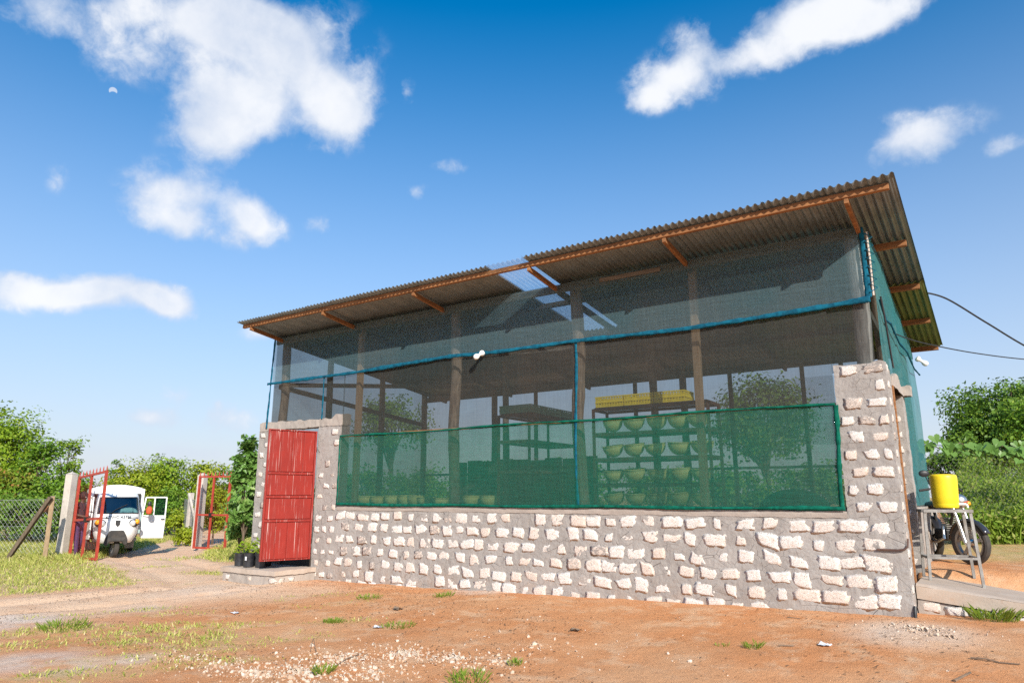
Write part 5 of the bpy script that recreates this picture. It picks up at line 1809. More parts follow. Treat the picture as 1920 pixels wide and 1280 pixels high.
def build_fences():
    t = thing('chain_link_fence', tuple(at(60, 1005, 18.2)), 'chain link fence with leaning timber stakes left of the gate', 'fence')
    a, b = at(-90, 1010, 18.6), at(108, 1005, 18.1)
    za, zb = gz1(a.x, a.y) + 0.1, gz1(b.x, b.y) + 0.1
    chain_link(t, (a.x, a.y, 0), (b.x, b.y, 0), za, zb, 1.42, 0.13, 0.0026, M['wire'])
    for z in (1.53, 0.85):
        MB().tube([(a.x, a.y, z), ((a.x + b.x) / 2, (a.y + b.y) / 2, z - 0.03), (b.x, b.y, z)], 0.005, 5).build('strand_wire', M['wire'], t)
    p0, p1 = at(84, 1045, 17.4), at(99, 930, 17.4)
    MB().bar((p0.x, p0.y, gz1(p0.x, p0.y) - 0.1), p1, 0.10, 0.10).build('stake', M['timber_grey'] if False else M['timber_pale'], t, bevel=0.008)
    q0, q1 = at(10, 1046, 17.0), at(95, 932, 17.28)
    MB().bar((q0.x, q0.y, gz1(q0.x, q0.y) - 0.05), q1, 0.10, 0.09).build('brace', M['bark'], t, bevel=0.008)
    c0, c1 = at(78, 954, 17.42), at(96, 953, 17.46)
    MB().bar(c0, c1, 0.03, 0.15).build('cross_board', M['plank_orange'], t, bevel=0.004)
    p0, p1 = at(-70, 1045, 18.4), at(-62, 925, 18.4)
    MB().bar((p0.x, p0.y, gz1(p0.x, p0.y) - 0.1), p1, 0.10, 0.10).build('stake', M['timber_pale'], t)

    t = thing('chain_link_fence', tuple(at(352, 1000, 24)), 'short run of chain link fence with a white brace behind the right gate post', 'fence')
    a, b = at(340, 1000, 26.5), at(366, 1000, 22.3)
    chain_link(t, (a.x, a.y, 0), (b.x, b.y, 0), 0.2, 0.2, 1.35, 0.13, 0.0026, M['wire'])
    p = at(352, 1000, 24.2)
    MB().box((p.x - 0.07, p.y - 0.07, -0.1), (p.x + 0.07, p.y + 0.07, 1.72)).build('fence_post', M['post_concrete'], t, bevel=0.01)
    MB().bar(at(354, 925, 24.0), at(366, 975, 23.2), 0.07, 0.07).build('brace', M['post_concrete'], t)

    def gpost(px, py, d, w, h, label):
        p = at(px, py, d)
        z = gz1(p.x, p.y)
        m = MB()
        a = w / 2
        m.box((p.x - a, p.y - a, z - 0.2), (p.x + a, p.y + a, z + h))
        t_ = m.build('gate_post', M['post_concrete'], None, org=(p.x, p.y, z), bevel=0.015)
        t_.rotation_euler = (0, 0, R(20))
        tag(t_, label, 'gate post', 'concrete posts of the gate')
        cap = MB().add([(p.x - a * 1.05, p.y - a * 1.05, z + h + 0.002), (p.x + a * 1.05, p.y - a * 1.05, z + h + 0.002), (p.x + a * 1.05, p.y + a * 1.05, z + h + 0.002), (p.x - a * 1.05, p.y + a * 1.05, z + h + 0.002), (p.x, p.y, z + h + 0.07)],
                      [(0, 1, 4), (1, 2, 4), (2, 3, 4), (3, 0, 4), (3, 2, 1, 0)])
        cap.build('cap', M['post_concrete'], t_)
        return t_
    gpost(115, 1040, 18.2, 0.21, 2.12, 'thick pale concrete gate post beside the person at the gate')
    gpost(368, 1025, 21.3, 0.22, 2.22, 'pale concrete gate post behind the right hand gate leaf')

    def leaf_gate(hp, fp, zb, h, label, rise=0.0, lift=0.0):
        a, b = Vector(hp), Vector(fp)
        a.z = b.z = 0
        t = thing('gate_leaf', (a.x, a.y, zb), label, 'gate', 'red steel leaves of the gate')
        L = (b - a).length
        d = (b - a) / L
        P = lambda s, z: a + d * s + Vector((0, 0, zb + z + (lift + rise * z / h) * s / L))
        w = 0.055
        for s in (0, L):
            MB().bar(P(s, 0), P(s, h), w, w, d).build('stile', M['gate_red'], t)
        MB().bar(P(L * 0.47, w / 2), P(L * 0.47, h - w / 2), w * 0.9, w * 0.9, d).build('stile', M['gate_red'], t)
        for z in (w / 2, h * 0.46, h - w / 2):
            MB().bar(P(w / 2, z), P(L - w / 2, z), w * 0.95, w * 0.95).build('rail', M['gate_red'], t)
        n = 9
        for i in range(n):
            s = L * i / (n - 1)
            MB().tube([P(s, h - 0.01), P(s, h + 0.07), P(s, h + 0.12)], [0.014, 0.014, 0.002], 6).build('spike', M['gate_red'], t)
        m = MB()
        k = int(L / 0.075)
        for i in range(1, k):
            m.tube([P(L * i / k, w), P(L * i / k, h * 0.88)], 0.0013, 3, caps=False)
        for j in range(1, int(h * 0.88 / 0.075)):
            m.tube([P(w / 2, j * 0.075), P(L - w / 2, j * 0.075)], 0.0013, 3, caps=False)
        o = m.build('wire_mesh', M['gate_red'], t, fix=False)
        o['kind'] = 'stuff'
        MB().box(tuple(P(L * 0.47, h * 0.46) - Vector((0.05, 0.05, 0.06))), tuple(P(L * 0.47, h * 0.46) + Vector((0.05, 0.05, 0.06)))).build('bolt', M['dark_metal'], t)
    leaf_gate(at(130, 1045, 17.7), at(180, 1047, 16.9), 0.06, 2.04, 'red steel mesh gate leaf with spikes standing open beside the person', 0.10, 0.03)
    leaf_gate(at(363, 1027, 20.6), at(421, 1030, 20.1), 0.10, 2.10, 'red steel mesh gate leaf open in front of the right concrete post')

    # right-hand fence under the vines
    a, b = at(1735, 950, 12.6), at(1990, 950, 13.2)
    t = thing('chain_link_fence', (b.x, b.y, 0.75), 'chain link fence covered by a vine on the right bank', 'fence')
    chain_link(t, (a.x, a.y, 0), (b.x, b.y, 0), 0.8, 0.8, 1.75, 0.12, 0.0026, M['wire_dark'])
    MB().tube([(a.x, a.y, 2.52), (b.x, b.y, 2.52)], 0.006, 5).build('strand_wire', M['wire_dark'], t)
    MB().box((b.x - 0.06, b.y - 0.06, 0.6), (b.x + 0.06, b.y + 0.06, 2.6)).build('fence_post', M['post_concrete'], t)
    MB().box((a.x - 0.05, a.y + 0.3, 0.6), (a.x + 0.05, a.y + 0.4, 2.55)).build('fence_post', M['timber_grey'], t)
    # the vine
    t = thing('creeping_vine', (b.x, b.y - 0.1, 2.5), 'vine with large heart shaped leaves along the top of the right fence', 'vine')
    pts = []
    for i in range(14):
        u = i / 13
        pts.append(Vector((a.x + (b.x - a.x) * u, a.y + (b.y - a.y) * u - 0.04, 2.5 + 0.07 * math.sin(i * 1.9))))
    MB().tube(pts, 0.012, 6).build('stem', M['bark'], t, smooth=True)
    n = 8
    half = [(0.0, 0.16), (0.10, 0.30), (0.30, 0.36), (0.48, 0.22), (0.46, 0.0), (0.30, -0.24), (0.16, -0.40)]
    lv = [(x, y, 0.10 * x) for x, y in half] + [(0.0, -0.62, -0.04)] + [(-x, y, 0.10 * x) for x, y in half[:0:-1]]
    lv += [((lv[0][0] + 0.01), lv[0][1], 0.0)] * (n * 2 - len(lv))
    lv = lv[:n * 2]
    me = bpy.data.meshes.new('vine_leaf')
    me.from_pydata(lv + [(0, 0, -0.02)], [], [(i, (i + 1) % (n * 2), n * 2) for i in range(n * 2)])
    me.materials.append(M['leaf_vine'])
    org = Vector(ORG[t.name])
    for i in range(64):
        u = rng.random()
        p = a.lerp(b, u)
        o = bpy.data.objects.new('leaf', me)
        COL.objects.link(o)
        o.parent = t
        o.location = Vector((p.x, p.y - 0.08 - 0.12 * rng.random(), 2.47 + rng.gauss(0, 0.075))) - org
        o.rotation_euler = (rng.uniform(0.45, 1.35), rng.uniform(-0.6, 0.6), rng.uniform(-0.5, 0.9))
        s = rng.uniform(0.11, 0.23)
        o.scale = (s, s, s)


build_fences()


# ------------------------------------------------------------------ people (one skinned surface each)
def person(name, loc, rot, joints, edges, label, group=None, root=0):
    """joints: list of (x,y,z,radius); edges: (i, j, material); skin grown over the skeleton, material by nearest bone"""
    t = thing(name, loc, label, 'person', group, rot, True)
    me = bpy.data.meshes.new('skeleton')
    me.from_pydata([j[:3] for j in joints], [e[:2] for e in edges], [])
    o = bpy.data.objects.new('skeleton', me)
    COL.objects.link(o)
    sk = o.modifiers.new('skin', 'SKIN')
    sk.use_smooth_shade = True
    for i, j in enumerate(joints):
        r = j[3]
        me.skin_vertices[0].data[i].radius = (r, r) if not isinstance(r, tuple) else r
        me.skin_vertices[0].data[i].use_root = (i == root)
    ss = o.modifiers.new('sub', 'SUBSURF')
    ss.levels = 2; ss.render_levels = 2
    dg = bpy.context.evaluated_depsgraph_get()
    dg.update()
    ev = o.evaluated_get(dg)
    body_me = bpy.data.meshes.new_from_object(ev)
    bpy.data.objects.remove(o)
    mats = []
    for e in edges:
        if e[2] not in mats: mats.append(e[2])
    body_me.materials.clear()
    for m in mats: body_me.materials.append(M[m])
    J = [Vector(j[:3]) for j in joints]
    for p in body_me.polygons:
        c = p.center
        best, bi = 1e9, 0
        for (i, k, m) in edges:
            a, b = J[i], J[k]
            q = (b - a)
            tt = max(0, min(1, (c - a).dot(q) / max(1e-9, q.length_squared)))
            rad_ = joints[i][3] * (1 - tt) + joints[k][3] * tt
            dd = (c - (a + q * tt)).length - rad_
            if dd < best: best, bi = dd, mats.index(m)
        p.material_index = bi
        p.use_smooth = True
    body_me.name = 'body'
    b = link('body', body_me, t)
    return t, b


def head_bits(t, c, fwd, r, hair_m='hair', afro=1.0):
    """hair, eyes, nose-side features and ears on a head centred at c looking along fwd"""
    c, fwd = Vector(c), Vector(fwd).normalized()
    side = fwd.cross(Vector((0, 0, 1))).normalized()
    upv = side.cross(fwd)
    m = MB()
    hb = MB().ball((0, 0, 0), 1, 14, 10)
    for (x, y, z) in hb.v:
        p = Vector((x, y, z))
        back = p.y < 0.25
        k = 1.0 + 0.06 * noise.noise(p * 5)
        q = c - fwd * (0.18 * r) + upv * (0.25 * r) + (side * p.x * 0.98 + fwd * p.y * 0.95 + upv * p.z * 0.95) * r * 1.12 * afro * k
        m.v.append(tuple(q))
    m.f = hb.f
    m.build('hair', M[hair_m], t, smooth=True)
    for s in (-1, 1):
        MB().ball(c + fwd * r * 0.86 + side * (s * 0.36 * r) + upv * 0.05 * r, 0.12 * r, 8, 6).build('eye', M['white_plastic'], t, smooth=True)
        MB().ball(c - fwd * r * 0.05 + side * (s * 0.98 * r), 0.2 * r, 8, 6, (0.5, 1, 1.3)).build('ear', M['skin'], t, smooth=True)


def build_people():
    p = at(140, 1045, 17.95)
    z = gz1(p.x, p.y)
    # local frame: +x is the way she faces (picture right), z up
    sk_ = 'skin'; sh = 'shirt_dark'; lg = 'leggings'
    J = [(0, 0, 0.88, 0.125),            # 0 pelvis
         (0.01, 0, 1.06, 0.105), (0.0, 0, 1.22, 0.125), (-0.01, 0, 1.32, 0.10),    # 1 waist 2 chest 3 upper chest
         (0.015, 0, 1.40, 0.048), (0.03, 0, 1.47, 0.055), (0.045, 0, 1.54, 0.088), (0.04, 0, 1.60, 0.075),  # 4 neck 5 jaw 6 head 7 crown
         (-0.01, 0.14, 1.31, 0.058), (-0.02, 0.19, 1.08, 0.043), (0.20, 0.13, 0.98, 0.034), (0.26, 0.11, 0.985, 0.03),  # 8.. near arm
         (-0.01, -0.14, 1.31, 0.058), (0.02, -0.18, 1.09, 0.043), (0.22, -0.12, 1.04, 0.034), (0.28, -0.10, 1.05, 0.03),  # 12.. far arm
         (0.0, 0.085, 0.80, 0.098), (0.03, 0.10, 0.47, 0.066), (-0.03, 0.11, 0.10, 0.042), (0.03, 0.11, 0.045, 0.042), (0.13, 0.12, 0.03, 0.03),   # 16.. near leg
         (0.0, -0.085, 0.80, 0.098), (0.06, -0.10, 0.47, 0.066), (0.10, -0.11, 0.10, 0.042), (0.15, -0.11, 0.045, 0.042), (0.25, -0.12, 0.03, 0.03),
         (0.125, 0, 1.525, 0.02)]
    E = [(0, 1, sh), (1, 2, sh), (2, 3, sh), (3, 4, sk_), (4, 5, sk_), (5, 6, sk_), (6, 7, sk_),
         (3, 8, sh), (8, 9, sh), (9, 10, sk_), (10, 11, sk_), (3, 12, sh), (12, 13, sh), (13, 14, sk_), (14, 15, sk_),
         (0, 16, lg), (16, 17, lg), (17, 18, lg), (18, 19, 'shoe'), (19, 20, 'shoe'),
         (0, 21, lg), (21, 22, lg), (22, 23, lg), (23, 24, 'shoe'), (24, 25, 'shoe'), (6, 26, sk_)]
    for hand, dirx in ((11, 0.02), (15, -0.02)):
        hx, hy, hz, _ = J[hand]
        for k in range(4):
            a = (hx + 0.035, hy + 0.020 * (k - 1.5), hz - 0.008, 0.0095)
            b = (hx + 0.062 + 0.006 * (k in (1, 2)), hy + 0.021 * (k - 1.5), hz - 0.035, 0.0085)
            i = len(J); J += [a, b]; E += [(hand, i, sk_), (i, i + 1, sk_)]
        i = len(J); J += [(hx + 0.02, hy - 0.03 if hy > 0 else hy + 0.03, hz + 0.02, 0.010), (hx + 0.045, hy - 0.034 if hy > 0 else hy + 0.034, hz + 0.015, 0.009)]
        E += [(hand, i, sk_), (i, i + 1, sk_)]
    face = math.atan2(_r[1], _r[0]) + R(-8)
    t, b = person('person', (p.x, p.y, z), face, J, E, 'person in dark T-shirt and purple leggings standing at the red gate')
    head_bits(t, (0.045, 0, 1.545), (1, 0, -0.18), 0.092, 'hair', 1.08)


build_people()


# ------------------------------------------------------------------ three-wheeler
def text_mesh(txt, size, depth=0.004):
    cu = bpy.data.curves.new('plate_text', 'FONT')
    cu.body = txt
    cu.size = size
    cu.extrude = depth
    cu.align_x = 'CENTER'; cu.align_y = 'CENTER'
    o = bpy.data.objects.new('tmp', cu)
    COL.objects.link(o)
    dg = bpy.context.evaluated_depsgraph_get()
    me = bpy.data.meshes.new_from_object(o.evaluated_get(dg))
    bpy.data.objects.remove(o)
    return me


def wheel(parent, name, c, r, w, rim_r, rot=None):
    """tyre with rim; axle along x"""
    c = Vector(c)
    prof = [(rim_r, -w * 0.42), (r * 0.9, -w * 0.5), (r * 0.98, -w * 0.36), (r, 0), (r * 0.98, w * 0.36), (r * 0.9, w * 0.5), (rim_r, w * 0.42), (rim_r, -w * 0.42)]
    ty = MB().lathe(prof, (0, 0, 0), 36, 'x', caps=False)
    k = rot or Matrix.Identity(3)
    ty.v = [tuple(c + k @ Vector(p)) for p in ty.v]
    o = ty.build(name, M['rubber'], parent, smooth=True)
    rm = MB().lathe([(0.02, -w * 0.25), (rim_r * 0.6, -w * 0.18), (rim_r, -w * 0.38), (rim_r, w * 0.38), (rim_r * 0.6, w * 0.18), (0.02, w * 0.25)], (0, 0, 0), 28, 'x')
    rm.v = [tuple(c + k @ Vector(p)) for p in rm.v]
    rm.build('rim', M['alloy'], o, smooth=True)
    return o


def build_three_wheeler():
    fw = at(212, 1043, 17.9)
    rot = math.atan2(-(0 - fw.x), (0 - fw.y)) + math.pi + R(4)   # local -Y looks at the camera
    fwd = Vector((math.sin(rot), -math.cos(rot), 0))
    base = Vector((fw.x, fw.y, 0)) - fwd * 0.78
    z0 = gz1(fw.x, fw.y) + 0.0
    t = thing('three_wheeler', (base.x, base.y, z0), 'white three-wheeled cargo van with a box body and open cab door', 'vehicle', None, rot, True)
    t.scale = (0.90, 1.0, 1.0)
    wp = M['white_paint']
    CW = 0.93
    prof = [(0.36, 0.47, -0.88), (0.42, 0.53, -0.95), (0.60, 0.60, -1.02), (0.85, 0.63, -1.02), (0.97, 0.635, -0.98), (1.06, 0.635, -0.93), (1.10, 0.63, -0.90),
            (1.20, 0.62, -0.83), (1.32, 0.605, -0.755), (1.44, 0.59, -0.68), (1.50, 0.58, -0.64), (1.56, 0.565, -0.57), (1.60, 0.54, -0.46), (1.62, 0.50, -0.30)]

    def cab(u, i, push=0.0):
        z, hw, yf = prof[i]
        a = u * math.pi / 2
        s, c = math.sin(a), math.cos(a)
        ex = 0.62
        x = (hw * CW + push) * math.copysign(abs(s) ** ex, s)
        dp = 0.55
        y = yf - push + dp * (1 - abs(c) ** ex)
        return (x, y, z)
    NU = 36
    vs, fs = [], []
    for i in range(len(prof)):
        for k in range(NU + 1):
            vs.append(cab(-1 + 2 * k / NU, i))
    for i in range(len(prof) - 1):
        for k in range(NU):
            uc = -1 + 2 * (k + 0.5) / NU
            if 6 <= i < 10 and abs(uc) < 0.58:
                continue
            fs.append((i * (NU + 1) + k, i * (NU + 1) + k + 1, (i + 1) * (NU + 1) + k + 1, (i + 1) * (NU + 1) + k))
    n0 = len(vs)                                  # roof and back of the cab
    last = (len(prof) - 1) * (NU + 1)
    fs.append(tuple(last + k for k in range(NU + 1)))
    m = MB(); m.v, m.f = vs, fs
    m.build('cab', wp, t, smooth=True)
    MB().box((-0.62, 0.02, 0.45), (0.62, 0.06, 1.60)).build('cab_back', M['dark_metal'], t)
    MB().box((-0.55, -0.75, 0.40), (0.55, 0.02, 0.46)).build('cab_floor', M['dark_metal'], t)
    # windscreen
    gv, gf = [], []
    KU = 20
    for i in range(6, 11):
        for k in range(KU + 1):
            gv.append(cab(-0.585 + 1.17 * k / KU, i, 0.004))
    for i in range(4):
        for k in range(KU):
            gf.append((i * (KU + 1) + k, i * (KU + 1) + k + 1, (i + 1) * (KU + 1) + k + 1, (i + 1) * (KU + 1) + k))
    g = MB(); g.v, g.f = gv, gf
    ws = g.build('windscreen', M['glass'], t, smooth=True)
    fr = [cab(-0.585, i, 0.01) for i in range(6, 11)] + [cab(-0.585 + 1.17 * k / 16, 10, 0.01) for k in range(1, 17)] + [cab(0.585, i, 0.01) for i in range(9, 5, -1)] + [cab(0.585 - 1.17 * k / 16, 6, 0.01) for k in range(1, 17)]
    MB().tube(fr, 0.014, 6).build('rubber_seal', M['black'], ws)
    MB().tube([cab(-0.1, 6, 0.03), cab(-0.02, 7, 0.03), cab(0.12, 8, 0.025)], 0.009, 5).build('wiper', M['black'], ws)
    # number plate letters, emblem, lamps
    tm = text_mesh('KTWC 437M', 0.115)
    o = link('number', tm, t, (0.0, -0.982, 1.005), M['black'])
    o.rotation_euler = (R(62), 0, 0)
    MB().prism([(-0.06, -1.045, 0.93), (0.06, -1.045, 0.93), (0.055, -1.05, 0.83), (0.0, -1.052, 0.77), (-0.055, -1.05, 0.83)], (0, 0.05, 0)).build('emblem', M['black'], t, bevel=0.006)
    for s in (-1, 1):
        hl = MB().ball((s * 0.40, -0.90, 0.855), 0.17, 18, 12, (1.0, 0.78, 0.62)).build('headlight', M['black'], t, smooth=True)
        MB().ball((s * 0.385, -1.00, 0.855), 0.078, 16, 10, (1, 0.6, 1)).build('lens', M['lens'], hl, smooth=True)
        MB().ball((s * 0.49, -0.955, 0.885), 0.08, 12, 8, (0.9, 1.0, 0.9)).build('indicator', M['amber'], hl, smooth=True)
        MB().bar((s * 0.24, -0.985, 0.985), (s * 0.50, -0.86, 0.985), 0.03, 0.02).build('trim', M['black'], t)
    # bumper housing over the front wheel
    MB().prism([(-0.17, -1.09, 0.68), (0.17, -1.09, 0.68), (0.26, -1.12, 0.52), (0.30, -1.10, 0.34), (0.22, -1.10, 0.30), (0.15, -1.12, 0.40), (-0.15, -1.12, 0.40), (-0.22, -1.10, 0.30), (-0.30, -1.10, 0.34), (-0.26, -1.12, 0.52)], (0, 0.22, 0)).build('mudguard', M['rubber'], t, bevel=0.03)
    wheel(t, 'wheel', (0.0, -0.80, 0.235), 0.235, 0.13, 0.13, Matrix.Rotation(R(14), 3, 'Z') @ Matrix.Rotation(R(4), 3, 'Y'))
    for s in (-1, 1):
        MB().tube([(s * 0.10, -0.80, 0.25), (s * 0.11, -0.72, 0.55)], 0.022, 7).build('fork', M['dark_metal'], t)
        wheel(t, 'wheel', (s * 0.60, 1.30, 0.235), 0.235, 0.14, 0.13)
        MB().box((s * 0.60 - 0.10, 1.0, 0.44), (s * 0.60 + 0.10, 1.6, 0.47)).build('mudguard', M['black'], t)
        MB().box((s * 0.5 - 0.12, 0.55, 0.14), (s * 0.5 + 0.12, 0.58, 0.34)).build('mud_flap', M['alloy'], t)
    MB().box((-0.55, 0.06, 0.40), (0.55, 2.0, 0.50)).build('chassis', M['dark_metal'], t)
    # cargo box with an arched roof
    poly = [(-0.725, 0.10, 0.52), (0.725, 0.10, 0.52), (0.725, 0.10, 1.72)]
    poly += [(0.725 - 1.45 * k / 10, 0.10, 1.72 + 0.115 * math.sin(math.pi * k / 10) ** 0.8) for k in range(1, 10)] + [(-0.725, 0.10, 1.72)]
    MB().prism(poly, (0, 1.95, 0)).build('cargo_box', wp, t, bevel=0.012)
    # doors
    def door(s, ang):
        hx, hy = s * 0.625, -0.42
        hinge = Vector((hx, hy, 0))
        d = Vector((math.sin(ang) * s, math.cos(ang), 0))   # from hinge outwards
        n = Vector((d.y, -d.x, 0)) * 0.02
        P = lambda u, z: hinge + d * u + Vector((0, 0, z))
        def pan(name, pts, m, par, th=1.0):
            mb = MB(); mb.prism([p - n * th for p in pts], n * 2 * th)
            return mb.build(name, m, par, bevel=0.008 if par is t else 0)
        do = pan('door', [P(0.03, 0.50), P(0.08, 0.44), P(0.70, 0.42), P(0.72, 1.02), P(0.03, 1.04)], wp, t)
        for a, b in ((P(0.045, 1.03), P(0.10, 1.50)), (P(0.10, 1.50), P(0.70, 1.50)), (P(0.70, 1.50), P(0.70, 1.02)), (P(0.36, 1.03), P(0.36, 1.50))):
            MB().bar(a, b, 0.035, 0.035).build('window_frame', wp, do)
        pan('pane', [P(0.38, 1.03), P(0.685, 1.03), P(0.685, 1.485), P(0.38, 1.485)], M['glass'], do, 0.2)
        MB().bar(P(0.58, 0.92) - n * 1.5, P(0.68, 0.92) - n * 1.5, 0.03, 0.025).build('handle', M['black'], do)
        MB().bar(P(0.58, 0.92) + n * 1.5, P(0.68, 0.92) + n * 1.5, 0.03, 0.025).build('handle', M['black'], do)
    door(1, R(76))
    door(-1, R(8))
    # mirrors: the right-hand one wrapped in an orange-red cloth
    for s in (-1, 1):
        MB().tube([(s * 0.62, -0.62, 1.12), (s * 0.76, -0.70, 1.16), (s * 0.80, -0.70, 1.30)], 0.012, 6).build('mirror_arm', M['black'], t)
        MB().ball((s * 0.80, -0.70, 1.32), 0.07, 12, 8, (0.8, 0.35, 1.15)).build('mirror', M['black'], t, smooth=True)
    m = MB().lathe([(0.03, 0.0), (0.07, 0.03), (0.085, 0.1), (0.075, 0.17), (0.03, 0.21)], (0.80, -0.74, 1.06), 14)
    m.build('orange_cloth', M['orange_cloth'], t, smooth=True)
    MB().box((-0.5, -0.30, 0.46), (0.5, 0.0, 0.66)).build('seat', M['black'], t, bevel=0.02)
    # driver
    sw, sk_ = 'shirt_white', 'skin'
    J = [(0, 0, 0.74, 0.13), (0, 0.0, 0.92, 0.12), (0, -0.01, 1.10, 0.14), (0, -0.01, 1.18, 0.10), (0, -0.03, 1.25, 0.05), (0, -0.05, 1.31, 0.06), (0, -0.06, 1.38, 0.088), (0, -0.05, 1.43, 0.075),
         (0.17, -0.01, 1.15, 0.058), (0.24, -0.12, 0.98, 0.042), (0.16, -0.32, 1.02, 0.034), (0.14, -0.37, 1.03, 0.03),
         (-0.17, -0.01, 1.15, 0.058), (-0.24, -0.12, 0.98, 0.042), (-0.16, -0.32, 1.02, 0.034), (-0.14, -0.37, 1.03, 0.03),
         (0.09, -0.02, 0.73, 0.09), (0.12, -0.36, 0.78, 0.07), (0.12, -0.40, 0.54, 0.05), (-0.09, -0.02, 0.73, 0.09), (-0.12, -0.36, 0.78, 0.07), (-0.12, -0.40, 0.54, 0.05)]
    E = [(0, 1, sw), (1, 2, sw), (2, 3, sw), (3, 4, sk_), (4, 5, sk_), (5, 6, sk_), (6, 7, sk_), (3, 8, sw), (8, 9, sw), (9, 10, sk_), (10, 11, sk_), (3, 12, sw), (12, 13, sw), (13, 14, sk_), (14, 15, sk_),
         (0, 16, 'shoe'), (16, 17, 'shoe'), (17, 18, 'shoe'), (0, 19, 'shoe'), (19, 20, 'shoe'), (20, 21, 'shoe')]
    for hand in (11, 15):
        hx, hy, hz, _ = J[hand]
        for k in range(4):
            i = len(J); J += [(hx + 0.018 * (k - 1.5), hy - 0.035, hz + 0.01, 0.0095), (hx + 0.018 * (k - 1.5), hy - 0.055, hz - 0.015, 0.0085)]
            E += [(hand, i, sk_), (i, i + 1, sk_)]
        i = len(J); J += [(hx - math.copysign(0.03, hx), hy - 0.02, hz + 0.01, 0.0095)]
        E += [(hand, i, sk_)]
    loc = base + Matrix.Rotation(rot, 3, 'Z') @ Vector((0.27, -0.12, 0))
    p, b = person('person', (loc.x, loc.y, z0), rot, J, E, 'driver in a white shirt seated behind the windscreen of the three-wheeler')
    head_bits(p, (0, -0.06, 1.38), (0, -1, 0), 0.09, 'hair', 0.98)
    MB().tube([(0.0 + 0.13 * math.cos(a * 0.5236), -0.52 - 0.02, 1.02 + 0.05 * math.sin(a * 0.5236)) for a in range(13)], 0.012, 6).build('handlebar', M['black'], t)


build_three_wheeler()


